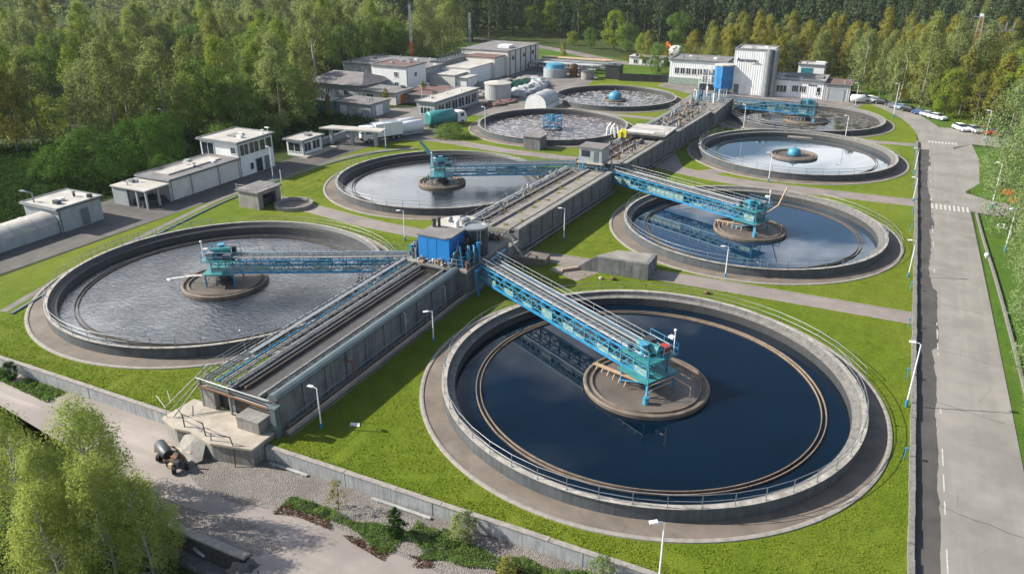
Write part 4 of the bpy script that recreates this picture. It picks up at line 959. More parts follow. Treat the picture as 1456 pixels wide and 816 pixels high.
# small huts between tanks on the left
o = (-62.9,142.3,0); t = thing('concrete_kiosk', o, 'small grey concrete kiosk between the foam tank and the middle left tank', 'kiosk')
b = MB(); b.bx(-65.0,-61.4,140.2,143.6,-.1,2.5); b.build('wall', M['concrete_wall'], t, o)
b = MB(); b.bx(-65.2,-61.2,140.0,143.8,2.503,2.7); b.build('roof', M['roofgrey'], t, o)
# ================================================================== BUILDINGS
def building(name, label, x0, x1, y0, y1, h, wall='offwhite', roof='roofgrey', over=.25, parapet=0, wins=(), doors=(), cat='building', z=0, base=None, group=None):
    """wins: (face, a0, a1, z0, z1, panes) with face S (towards -Y) or E (towards +X)"""
    o = ((x0+x1)/2, (y0+y1)/2, z); t = thing(name, o, label, cat, group)
    b = MB(); b.bx(x0,x1,y0,y1,z-.2,z+h); b.build('wall', M[wall], t, o)
    b = MB(); b.bx(x0-over,x1+over,y0-over,y1+over,z+h+.003,z+h+.22)
    b.build('roof', M[roof], t, o)
    if parapet:
        b = MB(); q = over+.02
        for bb in ((x0-q,x1+q,y0-q,y0-q+.22),(x0-q,x1+q,y1+q-.22,y1+q),(x0-q,x0-q+.22,y0-q+.23,y1+q-.23),(x1+q-.22,x1+q,y0-q+.23,y1+q-.23)):
            b.bx(*bb, z+h+.1, z+h+.22+parapet)
        b.build('parapet', M[wall if parapet > .4 else 'galv'], t, o)
    q = random.Random(int(abs(x0*7+y0*3)))
    for k in range(2+int((x1-x0)*(y1-y0)/45)):
        if min(x1-x0, y1-y0) < 2.6: break
        vx, vy = q.uniform(x0+.8, x1-.8), q.uniform(y0+.8, y1-.8); b = MB()
        if q.random() < .5: b.cyl(vx, vy, z+h+.2, z+h+q.uniform(.4,.9), .18, 10); b.cyl(vx, vy, z+h+.85, z+h+.95, .28, 10)
        else: b.bx(vx-.5,vx+.5,vy-.35,vy+.35,z+h+.2,z+h+q.uniform(.45,.85))
        b.build('roof_vent', M[q.choice(('galv','greypanel','darksteel','white'))], t, o)
    if over > .1:
        b = MB(); b.tube((x0-over,y0-over-.06,z+h+.08),(x1+over,y0-over-.06,z+h+.08),.07,6); b.tube((x1+over+.06,y0-over,z+h+.08),(x1+over+.06,y1+over,z+h+.08),.07,6)
        b.tube((x1+.1,y0+.2,z),(x1+.1,y0+.2,z+h),.05,5); b.build('gutter', M['darksteel'], t, o)
    def opening(face, a0, a1, za, zb, mat, nm, panes=1, frame='white'):
        b = MB(); f = MB()
        if face == 'S':
            b.bx(a0,a1,y0-.03,y0-.005,z+za,z+zb)
            f.bx(a0-.07,a1+.07,y0-.09,y0-.032,z+zb,z+zb+.08); f.bx(a0-.1,a1+.1,y0-.12,y0-.032,z+za-.09,z+za)
            for k in range(panes+1):
                xx = a0+(a1-a0)*k/panes; f.bx(xx-.045,xx+.045,y0-.09,y0-.032,z+za,z+zb)
        else:
            b.bx(x1+.005,x1+.03,a0,a1,z+za,z+zb)
            f.bx(x1+.032,x1+.09,a0-.07,a1+.07,z+zb,z+zb+.08); f.bx(x1+.032,x1+.12,a0-.1,a1+.1,z+za-.09,z+za)
            for k in range(panes+1):
                yy = a0+(a1-a0)*k/panes; f.bx(x1+.032,x1+.09,yy-.045,yy+.045,z+za,z+zb)
        w = b.build(nm, mat, t, o); f.build('frame', M[frame], w, o)
    for w in wins: opening(w[0], w[1], w[2], w[3], w[4], M['glass'], 'window', w[5] if len(w) > 5 else 2)
    for d in doors: opening(d[0], d[1], d[2], 0.05, d[3], M[d[4] if len(d) > 4 else 'coping'], 'door', 1, 'greypanel')
    return t, o
def vault(name, label, x0, x1, y0, y1, hw, h, mat, axis='y', endmat='white', cat='shed'):
    o = ((x0+x1)/2,(y0+y1)/2,0); t = thing(name, o, label, cat); n = 14
    if axis == 'y':
        pr_ = [(x0, 0), (x0, hw)]+[((x0+x1)/2-(x1-x0)/2*math.cos(math.pi*k/n), hw+(h-hw)*math.sin(math.pi*k/n)) for k in range(1, n)]+[(x1, hw), (x1, 0)]
        f = lambda a, b_, c: (a, b_, c)
        s0, s1 = y0, y1
    else:
        pr_ = [(y0, 0), (y0, hw)]+[((y0+y1)/2-(y1-y0)/2*math.cos(math.pi*k/n), hw+(h-hw)*math.sin(math.pi*k/n)) for k in range(1, n)]+[(y1, hw), (y1, 0)]
        f = lambda a, b_, c: (b_, a, c)
        s0, s1 = x0, x1
    m = len(pr_); b = MB()
    b.add([f(a, s0, c) for a, c in pr_]+[f(a, s1, c) for a, c in pr_], [(i, i+1, i+1+m, i+m) for i in range(1, m-2)]); b.build('roof', M[mat], t, o)
    b = MB(); b.add([f(a, s0, c) for a, c in pr_]+[f(a, s1, c) for a, c in pr_], [tuple(range(m)), tuple(range(m, 2*m)), (0, 1, 1+m, m), (m-2, m-1, 2*m-1, 2*m-2)]); b.build('end_wall', M[endmat], t, o)
    b = MB()
    ns = int((s1-s0)/3)
    for k in range(ns+1):
        s_ = s0+(s1-s0)*k/max(1, ns); b.path([f(a*1.0, s_, c+.03) for a, c in pr_[1:-1]], .05, 5)
    b.build('hoop', M['galv'], t, o); return t, o
# left sheds
t, o = building('flat_shed', 'pale grey box shed with flat roof next to the vaulted tunnel at the left edge', -111, -103.6, 66.3, 73.2, 3.4, 'greypanel', 'rooflight', .3, .12, doors=[('E',69.6,71.0,2.6)], cat='shed')
b = MB(); b.path([(-109.5,67.0,3.6),(-109.5,67,5.0),(-110.5,66.6,5.2)], .12, 6); b.bx(-111.4,-110.5,66.4,66.8,5.15,5.3); b.build('roof_lamp', M['galv'], t, o)
b = MB(); b.cyl(-104.4,72.2,3.6,4.1,.4,12); b.build('roof_vent', M['darksteel'], t, o)
vault('tunnel_shed', 'long pale vaulted tunnel shed cut by the left edge', -108.6, -103.9, 44, 66.2, 1.6, 2.9, 'rooflight', 'y', 'greypanel')
t, o = building('long_workshop', 'long low white workshop with flat felt roof beside the service road', -108.5, -101.4, 84.2, 99.2, 3.3, 'offwhite', 'roofgrey', .35, .1)
b = MB()
for y in (88.5,94.5): b.bx(-101.39,-101.25,y-.1,y+.1,0,3.3)
b.build('pilaster', M['greypanel'], t, o)
b = MB(); b.bx(-106.5,-103.5,86,97.5,3.53,3.75); b.build('roof_strip', M['rooflight'], t, o)
t, o = building('open_porch', 'open carport with pale roof at the near end of the long workshop', -108.8, -105.5, 79.3, 84.1, 2.8, 'greypanel', 'rooflight', .15, cat='porch')
b = MB(); b.bx(-105.4,-101.1,79.1,84.05,2.85,3.05); b.build('canopy', M['rooflight'], t, o)
b = MB()
for (x,y) in ((-101.4,79.4),(-101.4,81.7),(-103.4,79.4),(-101.4,83.9)): b.bx(x-.14,x+.14,y-.14,y+.14,0,2.84)
b.build('pillar', M['greypanel'], t, o)
b = MB(); b.bx(-105.2,-102.2,80,83.5,0,.9); b.cyl(-102.4,79.8,0,1.1,.4,12); b.build('bench', M['darksteel'], t, o)
b = MB(); b.path([(-106.5,80.5,3.05),(-106.5,80.5,3.5),(-107.2,80.2,3.7)], .09, 6); b.build('roof_pipe', M['galv'], t, o)
t, o = building('control_building', 'two-storey white control building with band windows above the service road', -110.0, -101.3, 99.4, 108.2, 6.0, 'white', 'rooflight', .45, .15,
    wins=[('E',99.9,102.0,3.7,5.6,2),('E',102.2,104.6,3.7,5.6,2),('E',104.8,106.2,3.7,5.6,1),('E',106.4,107.9,3.7,5.6,1),('S',-109.7,-106.8,3.4,5.6,2),('S',-102.9,-101.6,4.2,5.2,1),('E',101.9,102.8,.8,2.0,1)],
    doors=[('E',103.4,105.0,2.4,'glass'),('E',105.6,106.8,2.4,'coping')])
b = MB(); b.bx(-106.5,-104.5,102.5,104.5,6.23,6.5); b.build('roof_hatch', M['concrete'], t, o)
b = MB(); b.tube((-101.9,108.0,6.2),(-101.9,108,7.2),.06,6); b.bx(-102.4,-101.5,107.8,108.1,7.1,7.25); b.build('roof_lamp', M['white'], t, o)
t, o = building('gate_kiosk', 'small glazed white gate kiosk beside the service road, behind the two-storey building', -104.8, -100.9, 115.8, 121.6, 3.0, 'white', 'rooflight', .5, .1,
    wins=[('E',116.2,118.2,.9,2.5,2),('E',118.7,120.9,.9,2.5,2),('S',-104.4,-101.4,.9,2.5,2)], cat='kiosk')
b = MB(); b.bx(-100.9,-99.4,115,124.5,.02,.35); b.build('step', M['slab'], t, o)
# canopy with truck
o = (-98,130,0); t = thing('flat_canopy', o, 'long thin flat canopy on square posts beside the parked white lorry', 'canopy')
b = MB(); b.prism([(-104.5,125.4),(-103.5,128.5),(-91.5,130.8),(-90.8,127.8)], 3.2, 3.5); b.build('roof', M['rooflight'], t, o)
b = MB()
for x, y in ((-102.5,126.8),(-98,127.8),(-93,128.9)): b.bx(x-.3,x+.3,y-.3,y+.3,0,3.19)
b.build('post', M['greypanel'], t, o)
def wheel(t, x, y, r=.5, w=.3, o=(0,0,0), side=1):
    b = MB(); b.path([(x,y-w/2,r),(x,y+w/2,r)], r, 16); k = b.build('tyre', M['tyre'], t)
    b = MB(); b.path([(x,y-w/2-.01,r),(x,y+w/2+.01,r)], r*.55, 12); b.build('rim', M['galv'], k)
t = thing('white_lorry', (-95.2,134.0,0), 'white lorry with blue windscreen parked under the end of the canopy', 'lorry', rz=R(62))
b = MB(); b.profx([(-4.5,.7),(-4.5,3.2),(-4.3,3.4),(-2.0,3.4),(-1.85,3.2),(-1.85,.7)],-1.2,1.2); b.build('cab', M['white'], t)
b.v=[]; b = MB(); b.add([(-4.52,-1.05,1.9),(-4.52,1.05,1.9),(-4.46,1.0,3.0),(-4.46,-1.0,3.0)],[(0,1,2,3)]); b.bx(-4.0,-2.6,-1.22,-1.2,1.9,2.9); b.bx(-4.0,-2.6,1.2,1.22,1.9,2.9); b.build('windscreen', M['tealglass'], t)
b = MB(); b.bx(-1.7,4.6,-1.25,1.25,1.0,3.7); b.build('box', M['white'], t)
b = MB(); b.bx(-4.6,4.6,-.9,.9,.5,.99); b.build('chassis', M['darksteel'], t)
for x in (-3.4,2.2,3.6):
    for y in (-1.1,1.1): wheel(t, x, y)
t = thing('tank_trailer', (-94.6,141.2,0), 'pair of long white rounded containers lying behind the white lorry', 'container', rz=R(62))
for y in (-1.5,1.5):
    b = MB(); b.path([(-4.4,y,1.7),(-4.1,y,1.7),(3.9,y,1.7),(4.2,y,1.7)], 1.25, 18, rs=[.9,1.25,1.25,.9]); b.build('vessel', M['white'], t)
b = MB(); b.bx(-4,4,-2.6,2.6,.2,.6); b.build('base', M['greypanel'], t)
b = MB(); b.bx(-103.9,-103.5,125,133,0,1.4); b.build('hoarding', M['greypanel'], label='short grey hoarding behind the flat canopy', cat='fence', o=(-103.7,129,0))
# containers and houses behind
building('storage_container', 'dull green container at the edge of the forest behind the canopy', -127, -121, 150, 155, 3.2, 'teal', 'roofgrey', .05, cat='container')
building('low_garage', 'low grey garage with flat dark roof beside the dull green container', -120.6, -110.5, 152, 160, 3.0, 'greypanel', 'roofgrey', .3, doors=[('E',154,157,2.5,'white'),('S',-119.5,-117.5,2.4,'white')])
t, o = building('grey_house', 'wide single-storey house with dark grey sloping roof at the forest edge', -144, -126, 170, 184, 3.4, 'greypanel', 'roofgrey', .2, wins=[('S',-138,-136.5,1,2.3,2),('E',172,173.5,1,2.3,2),('E',177,178.5,1,2.3,2),('S',-132,-130.5,1,2.3,2)])
b = MB(); b.add([(-144.9,169.2,3.65),(-125.2,169.2,3.65),(-125.2,184.8,3.65),(-144.9,184.8,3.65),(-140,177,6.0),(-130,177,6.0)],[(0,1,5,4),(1,2,5),(2,3,4,5),(3,0,4),(3,2,1,0)]); b.build('hip_roof', M['roofgrey'], t, o)
building('porch_annex', 'lean-to annex with dark roof and orange door panel beside the wide grey-roofed house', -124.8, -114, 168, 176, 3.0, 'offwhite', 'roofgrey', .5, wins=[('S',-123,-121,.9,2.2,2)], doors=[('S',-118.5,-117,2.4,'blackp'),('E',170,172,2.3,'orange')])
building('white_house', 'tall white two-storey block with brown roof edge and two small windows', -131, -119.6, 182, 192, 7.2, 'white', 'roofred', .25, .18,
    wins=[('S',-123.6,-122.4,1.9,3.1,2),('S',-123.6,-122.4,4.6,5.8,2),('E',186,187.2,4.4,5.4,1)])
building('red_roof_shed', 'low shed with flat red-brown roof in front of the tall white block', -116, -103.5, 172, 186, 2.2, 'concrete', 'roofred', .4, .1, cat='shed')
building('dark_roof_hall', 'long low hall with dark flat roof behind the tall white block', -150, -121, 194, 212, 5.2, 'greypanel', 'roofgrey', .3, .15)
t, o = building('glazed_container', 'long pale portable office with dark glazed side beside the teal lorry', -101.4, -96.4, 158, 180, 3.6, 'greypanel', 'rooflight', .35, .12,
    wins=[('S',-100.4,-97.6,.9,2.4,3)]+[('E',159.5+k*3.3,162.2+k*3.3,.7,2.9,2) for k in range(6)])
t = thing('teal_lorry', (-90.3,153.0,0), 'lorry with teal rounded tarpaulin body parked below the portable office', 'lorry', rz=R(62))
b = MB(); b.path([(-5.0,0,2.0),(-4.8,0,2.0),(1.6,0,2.0),(1.9,0,2.0)], 1.7, 16, rs=[1.2,1.65,1.65,1.2]); b.build('body', M['teal'], t)
b = MB(); b.profx([(2.3,.6),(2.3,2.7),(2.6,3.0),(4.2,2.9),(4.7,2.1),(4.8,.6)],-1.2,1.2); b.build('cab', M['white'], t)
b = MB(); b.add([(4.28,-1.0,2.85),(4.28,1.0,2.85),(4.72,1.0,2.12),(4.72,-1.0,2.12)],[(0,1,2,3)]); b.bx(3.0,4.0,-1.23,-1.21,1.8,2.6); b.bx(3.0,4.0,1.21,1.23,1.8,2.6); b.build('windscreen', M['glass'], t)
b = MB(); b.bx(-5,4.6,-.9,.9,.45,.7); b.build('chassis', M['darksteel'], t)
for x in (-3.8,-2.6,3.5):
    for y in (-1.1,1.1): wheel(t, x, y)
o = (-94.8,188,0); t = thing('round_grey_tank', o, 'squat round grey ribbed tank with pale lid', 'tank')
b = MB(); b.cyl(-94.8,188,0,3.9,3.5,36); b.build('body', M['ribgrey'], t, o)
b = MB(); b.lathe([(3.65,3.9),(3.65,4.15),(0,4.7)],-94.8,188,36); b.build('lid', M['rooflight'], t, o)
t, o = vault('arched_hut', 'grey corrugated arched hut on the lawn behind the foam tank', -82.0, -76.2, 177.5, 186, 1.2, 3.9, 'ribgrey', 'y', 'white', 'hut')
def heap(name, label, spots, mat, cat='heap'):
    o = (*spots[0][:2], 0); b = MB()
    for i, (x, y, r, h) in enumerate(spots): b.blob((x,y,h*.1), r, 4, .35, (1,1.25,.75*h/r), i+2)
    b.build(name, M[mat], label=label, cat=cat, o=o)
heap('tarpaulin_heap', 'long heap covered with crumpled white tarpaulin sheets in the yard', [(-91.5,195,3.0,2.4),(-91,199,3.1,2.7),(-91.2,203,3.0,2.5),(-91.6,207,2.9,2.6),(-93,211,2.9,2.4),(-95,215,2.7,2.0),(-97.5,219,2.3,1.6)], 'pipewhite')
heap('tarpaulin_heap', 'small crumpled cream tarpaulin heap beside the portable office', [(-101.5,186,2.6,1.8),(-104,190,2.5,1.5)], 'slab')
heap('scrap_heap', 'heap of mixed grey scrap in the yard before the sectioned hall', [(-108,204,3,1.2),(-104,212,3.4,1.3),(-101,220,3,1.2)], 'concrete')
heap('earth_heap', 'brown earth heap beside the round grey tank', [(-91.5,180,2.6,1.0),(-90,184.5,2.2,.9)], 'roofred')
for i, (x, y) in enumerate(((-99.5,203),(-98.2,205.8),(-96.9,208.6),(-96,211.4))):
    o = (x,y,0); t = thing('green_skip', o, ['nearest dark green skip before the white tarpaulin heap','second dark green skip before the white tarpaulin heap','third dark green skip from the near end of the row','last dark green skip of the row'][i], 'skip', 'dark green skips in the yard')
    b = MB(); b.profx([(x-1.5,.1),(x-2.0,1.7),(x-1.88,1.7),(x-1.42,.22),(x+1.42,.22),(x+1.88,1.7),(x+2.0,1.7),(x+1.5,.1)], y-1.0, y+1.0); b.add([(x-1.5,y-1,.1),(x-2,y-1,1.7),(x+2,y-1,1.7),(x+1.5,y-1,.1),(x-1.5,y+1,.1),(x-2,y+1,1.7),(x+2,y+1,1.7),(x+1.5,y+1,.1)],[(0,1,2,3),(4,5,6,7)])
    b.build('body', weathered('skip_green_%d' % i, (.012,.13,.10), rough=.5), t, o)
    b = MB(); b.bx(x-2.1,x+2.1,y-1.1,y-1.02,1.6,1.75); b.bx(x-2.1,x+2.1,y+1.02,y+1.1,1.6,1.75); b.build('lip', M['darksteel'], t, o)
# hall with sections
o = (-115,210,0); t = thing('sectioned_hall', o, 'long pale industrial hall built of stepped sections behind the yard', 'hall')
def hb(x0, x1, y0, y1, h, wm='offwhite', rm='roofgrey'):
    b = MB(); b.bx(x0,x1,y0,y1,-.1,h); w = b.build('wall', M[wm], t, o)
    b = MB(); b.bx(x0-.2,x1+.2,y0-.2,y1+.2,h+.003,h+.25); b.build('roof', M[rm], t, o)
hb(-122,-112.5,196,203,3.6,'offwhite','rooflight'); hb(-121,-111.5,203.1,217,4.6,'white','rooflight'); hb(-120.5,-110.5,217.1,224,6.0,'offwhite','roofred')
hb(-126,-109.5,224.1,248,7.2,'offwhite','roofgrey'); hb(-126,-121.1,205,224,5.6,'greypanel','darksteel')
b = MB()
for k in range(6): b.bx(-109.49,-109.3,225.5+k*3.9,225.8+k*3.9,0,7.2)
b.build('pilaster', M['roofred'], t, o)
b = MB()
for k in range(10): b.bar((-124,206+k*1.8,5.8),(-124,206+k*1.8,7.3),.16); b.bar((-124,206+k*1.8,7.2),(-121,206+k*1.8,7.0),.12)
b.bar((-124,205.5,7.3),(-124,223,7.3),.16); b.build('roof_rack', M['darksteel'], t, o)
for y in (228,236,243):
    b = MB(); b.bx(-109.48,-109.44,y-.8,y+.8,4.4,5.6); b.build('window', M['glass'], t, o)
b = MB(); b.bx(-116,-112,230,234,7.46,8.3); b.build('roof_unit', M['white'], t, o)
building('link_shed', 'small white shed with light roof in front of the hall sections', -114.6, -109.0, 196.5, 202.5, 3.0, 'white', 'rooflight', .35, wins=[('S',-113.4,-112.2,1,2,1)], cat='shed')
# masts
def mast(label, x, y, h, w=.9, red=3):
    o = (x,y,0); t = thing('lattice_mast', o, label, 'mast'); n = int(h/2)
    for part in (0, 1):
        b = MB()
        for k in range(n):
            if (k >= red) == bool(part):
                for sx, sy in ((-1,-1),(1,-1),(1,1),(-1,1)):
                    b.bar((x+sx*w/2,y+sy*w/2,k*2),(x+sx*w/2,y+sy*w/2,k*2+2),.12)
                b.bar((x-w/2,y-w/2,k*2),(x+w/2,y-w/2,k*2+2),.08); b.bar((x+w/2,y-w/2,k*2),(x+w/2,y+w/2,k*2+2),.08); b.bar((x+w/2,y+w/2,k*2),(x-w/2,y+w/2,k*2+2),.08); b.bar((x-w/2,y+w/2,k*2),(x-w/2,y-w/2,k*2+2),.08)
        b.build('lattice', M['red'] if part == 0 else M['galv'], t, o)
    b = MB(); b.bx(x-1,x+1,y-1,y+1,0,1.6); b.build('base', M['white'], t, o)
    b = MB(); b.tube((x,y,n*2),(x,y,n*2+2.4),.07,5); b.bar((x-.9,y,n*2-.6),(x+.9,y,n*2-.6),.1); b.build('antenna', M['darksteel'], t, o)
mast('tall slim red and white lattice mast behind the tall white block', -146, 226, 21, .55, 4)
mast('second lattice mast with red foot behind the sectioned hall', -137, 250, 17, .55, 2)
o = (19.5,266,0); t = thing('lattice_pylon', o, 'tall tapering lattice pylon above the trees on the right', 'pylon')
b = MB(); hh = 19
for sx, sy in ((-1,-1),(1,-1),(1,1),(-1,1)): b.bar((19.5+sx*1.3,266+sy*1.3,0),(19.5+sx*.45,266+sy*.45,hh),.16)
for k in range(14):
    za, zb = k*hh/14, (k+1)*hh/14; wa, wb = 1.3-.85*k/14, 1.3-.85*(k+1)/14
    b.bar((19.5-wa,266-wa,za),(19.5+wb,266-wb,zb),.09); b.bar((19.5+wa,266-wa,za),(19.5-wb,266-wb,zb),.09); b.bar((19.5+wa,266-wa,za),(19.5+wb,266+wb,zb),.09)
b.build('lattice', M['tanpipe'], t, o)
b = MB(); b.bar((17.5,266,hh),(21,266,hh),.25); b.bar((18.5,266,hh-4),(28.0,266.5,hh-3.4),.22); b.bar((18.5,266,hh-2.5),(27.5,266.5,hh-3.2),.12)
for x in (24.2,26,27.8): b.bar((x,266.4,hh-3.4),(x+.1,266.4,hh-1.3),.35)
b.build('crossarm', M['galv'], t, o)
b = MB(); b.bx(18.9,19.9,265.7,266.3,hh+.1,hh+.8); b.build('head', M['white'], t, o)
# thickener & racks
o = (-95.5,229,0); t = thing('thickener_tank', o, 'small teal-topped round thickener tank in the far yard', 'tank')
b = MB(); b.cyl(-95.5,229,0,2.6,3.6,36); b.build('body', M['greypanel'], t, o)
b = MB(); b.lathe([(2.9,2.6),(2.7,3.9),(0,4.2)],-95.5,229,32); b.build('cover', M['cyan'], t, o)
for (x,y,r,h,mn,lb) in ((-90.5,232,1.2,3.4,'rust','rusty orange upright tank beside the thickener'),(-88.0,233.5,1.0,2.6,'galv','short silver upright tank right of the rusty one'),(-84.5,228.5,2.0,2.2,'concrete','low dusty round basin right of the thickener')):
    o = (x,y,0); t = thing('upright_tank', o, lb, 'tank'); b = MB(); b.cyl(x,y,0,h,r,20); b.build('body', M[mn], t, o)
    b = MB(); b.lathe([(r*1.05,h),(r*.7,h+.3),(0,h+.5)],x,y,20,smooth=True); b.build('lid', M['darksteel'], t, o)
for i, (y, x0, x1, lb) in enumerate(((238,-108,-84,'near row of stacked white pipes on racks in the far yard'),(243.5,-106,-82,'second row of stacked grey pipes on racks in the far yard'),(250,-108,-84,'far row of low pipe racks before the meadow'))):
    o = ((x0+x1)/2,y,0); t = thing('pipe_stack', o, lb, 'pipe rack')
    b = MB()
    for x in np.arange(x0, x1, 3.2): b.bar((x,y-1.5,0),(x,y-1.5,2.6),.18); b.bar((x,y+1.5,0),(x,y+1.5,2.6),.18); b.bar((x,y-1.6,2.6),(x,y+1.6,2.6),.16); b.bar((x,y-1.6,1.3),(x,y+1.6,1.3),.16)
    b.build('frame', M['darksteel'], t, o)
    b = MB()
    for k in range(5): b.tube((x0+rr.uniform(-1,2),y-1.2+k*.6,2.85),(x1+rr.uniform(-2,1),y-1.2+k*.6,2.85),.24,8)
    for k in range(4): b.tube((x0+rr.uniform(-1,2),y-1.0+k*.6,1.6),(x1+rr.uniform(-2,1),y-1.0+k*.6,1.6),.24,8)
    b.build('pipes', M[['pipewhite','galv','tanpipe'][i]], t, o)
o = (-77.7,233,0); t = thing('black_tank', o, 'square black plastic tank behind the farthest left tank', 'tank')
b = MB(); b.bx(-79.8,-75.4,231.5,235,0,4.0); b.build('body', M['blackp'], t, o)
b = MB(); b.bx(-80,-75.2,231.3,235.2,4.003,4.2); b.cyl(-77.6,233.2,4.2,4.5,.6,14); b.build('lid', M['darksteel'], t, o)
o = (-67,230,0); t = thing('black_fence', o, 'long black screen fence right of the square black tank', 'fence')
b = MB()
for k in range(5): b.bar((-74.8+k*3.2,230.0+k*.6,1.1),(-71.7+k*3.2,230.6+k*.6,1.1),.08,2.2)
b.build('panel', M['blackp'], t, o)
for k in range(6):
    b = MB(); b.tube((-74.85+k*3.2,230+k*.6,0),(-74.85+k*3.2,230+k*.6,2.5),.09,6); b.build('post', M['darksteel'], t, o)
# distant white things by the trees
o = (-69.5,274,.3); t = thing('white_dome', o, 'white domed container among the autumn trees', 'container'); b = MB(); b.blob((-69.5,276,3.4),2.4,3,.05,(1.2,1,1),1); b.build('dome', M['white'], t, o); b = MB(); b.cyl(-69.5,276,.2,2.6,2.6,24); b.build('base', M['white'], t, o)
o = (-73.5,277,.3); t = thing('orange_crane', o, 'bright orange machine arm beside the white dome', 'crane'); b = MB(); b.bx(-74.7,-72.7,276,278,.3,2.6); b.build('body', M['orange'], t, o); b = MB(); b.bar((-73.7,277,2.4),(-73.2,277,6.6),.9,.7); b.bar((-73.2,277,6.3),(-71.7,276.6,5.0),.6); b.build('arm', M['orange'], t, o)
building('far_shed', 'low white shed with dark openings in front of the autumn trees', -82, -70, 262, 268, 2.6, 'white', 'rooflight', .3, wins=[('S',-80.5,-79,.6,1.8,2),('S',-77.5,-76,.6,1.8,2),('S',-74.5,-73,.6,1.8,2)], z=.3, cat='shed')
# right hand complex
t, o = building('white_process_hall', 'wide white process hall with grey roof left of the white tower', -60, -43.6, 231.5, 243, 6.8, 'ribwhite', 'roofgrey', .3, .25,
    wins=[('S',-58.4+k*1.7,-57.1+k*1.7,3.1,4.7,2) for k in range(6)]+[('S',-49,-48,3.5,4.5,1),('S',-46.9,-45.4,3.3,4.5,2)])
b = MB(); b.bx(-59.8,-48,231.2,231.46,.1,2.0); b.build('lower_panel', M['panel'], t, o)
o = (-46,228,0); t = thing('process_frame', o, 'open white steel frame with pipes left of the blue silo', 'frame')
b = MB()
for x in (-49.5,-47,-44.8):
    for y in (224.5,228.5): b.bar((x,y,0),(x,y,6.2),.2)
for z in (2,4,6.1):
    for y in (224.5,228.5): b.bar((-49.6,y,z),(-44.7,y,z),.14)
    for x in (-49.5,-47,-44.8): b.bar((x,224.5,z),(x,228.5,z),.12)
b.build('frame', M['white'], t, o)
b = MB()
for x in (-48.6,-47.8,-46,-45.4): b.tube((x,226,0),(x,226,5.6),.25,8)
b.tube((-49,225.4,4.4),(-44.8,225.4,4.4),.2,8); b.build('pipe', M['galv'], t, o)
b = MB(); b.bx(-49.2,-45,225,228,.0,1.6); b.build('machine', M['darksteel'], t, o)
o = (-42.2,222.5,0); t = thing('blue_silo', o, 'bright blue upright silo in front of the white tower', 'silo')
b = MB(); b.lathe([(2.3,1.1),(2.55,1.6),(2.55,7.4)],-42.3,222.5,8); b.build('body', M['ribblue'], t, o)
b = MB(); b.lathe([(2.7,7.4),(2.7,7.7),(0,8.0)],-42.3,222.5,8); b.build('roof', M['rooflight'], t, o)
b = MB()
for k in range(4): a = R(45+k*90); b.bar((-42.3+1.9*math.cos(a),222.5+1.9*math.sin(a),0),(-42.3+1.9*math.cos(a),222.5+1.9*math.sin(a),1.5),.3)
b.build('leg', M['blue'], t, o)
railing(t, o, [(-44.8,219.8,3.9),(-42.3,219.5,3.9),(-39.8,219.8,3.9)], .9, M['blue'])
t, o = building('white_tower', 'tall white ribbed plant tower with black lettering', -40.0, -29.8, 222.5, 232, 11.6, 'ribwhite', 'rooflight', .08, .35, doors=[('S',-39.3,-38.0,2.6,'coping')], cat='tower')
b = MB(); b.cyl(-30.7,221.7,0,12.3,.75,16); b.cyl(-29.2,222.6,0,12.3,.75,16); b.build('vent_stack', M['galv'], t, o)
b = MB(); b.bx(-31.9,-31.4,222.3,222.49,0,11.6); b.build('corner_rib', M['greypanel'], t, o)
def text(s, name, loc, size, mat, parent, o, rz=0):
    cu = bpy.data.curves.new(name, 'FONT'); cu.body = s; cu.size = size; cu.extrude = .02; cu.offset = .02
    ob = bpy.data.objects.new(name, cu); COL.objects.link(ob); dg = bpy.context.evaluated_depsgraph_get(); dg.update()
    me = bpy.data.meshes.new_from_object(ob.evaluated_get(dg)); bpy.data.objects.remove(ob)
    me.materials.clear(); me.materials.append(mat); k = bpy.data.objects.new(name, me); COL.objects.link(k); k.parent = parent
    k.location = (loc[0]-o[0], loc[1]-o[1], loc[2]-o[2]); k.rotation_euler = (math.pi/2, 0, rz); return k
text('Aerozora', 'lettering', (-39.3,222.44,8.7), 1.35, M['navy'], t, o)
b = MB(); b.bx(-35.2,-32.6,222.4,222.49,8.15,8.3); b.bx(-33.9,-33.7,222.4,222.49,8.3,9.3); b.bx(-34.5,-33.2,222.4,222.49,8.3,8.6); b.build('emblem', M['greypanel'], t, o)
t, o = building('white_low_block', 'long low white plant building with windows right of the white tower', -29.0, -16.2, 224.0, 235, 4.4, 'ribwhite', 'rooflight', .3, .3,
    wins=[('S',-28.2,-25.6,1.2,2.9,3),('S',-24.2,-22.6,1.5,3.1,3),('S',-22.2,-20.6,1.5,3.1,3),('S',-17.9,-16.9,1.0,3.0,1)])
text('Blizomoto', 'lettering', (-20.2,223.94,3.3), .55, M['navy'], t, o)
b = MB(); b.bx(-27,-17,228,233,4.65,5.0); b.build('roof_deck', M['roofgrey'], t, o)
railing(t, o, [(-29+k*2.1,223.8,4.9) for k in range(7)], .7, M['galv'])
t, o = building('grey_annex', 'grey garage annex with framed shutter at the right end of the white building', -16.0, -9.6, 223.4, 233, 4.0, 'ribgrey', 'roofred', .25, .1, doors=[('S',-14.8,-11.0,3.0,'greypanel')])
t, o = building('roof_cabin', 'small white rooftop cabin with blue glazing behind the long white building', -25.0, -18.0, 240, 246, 6.4, 'white', 'rooflight', .2, .2)
b = MB(); b.bx(-24.2,-21.0,239.93,239.99,3.9,5.7); b.build('window', M['tealglass'], t, o)
b = MB(); b.bx(-20.6,-18.0,240,242,6.63,7.5); b.build('roof_unit', M['white'], t, o)
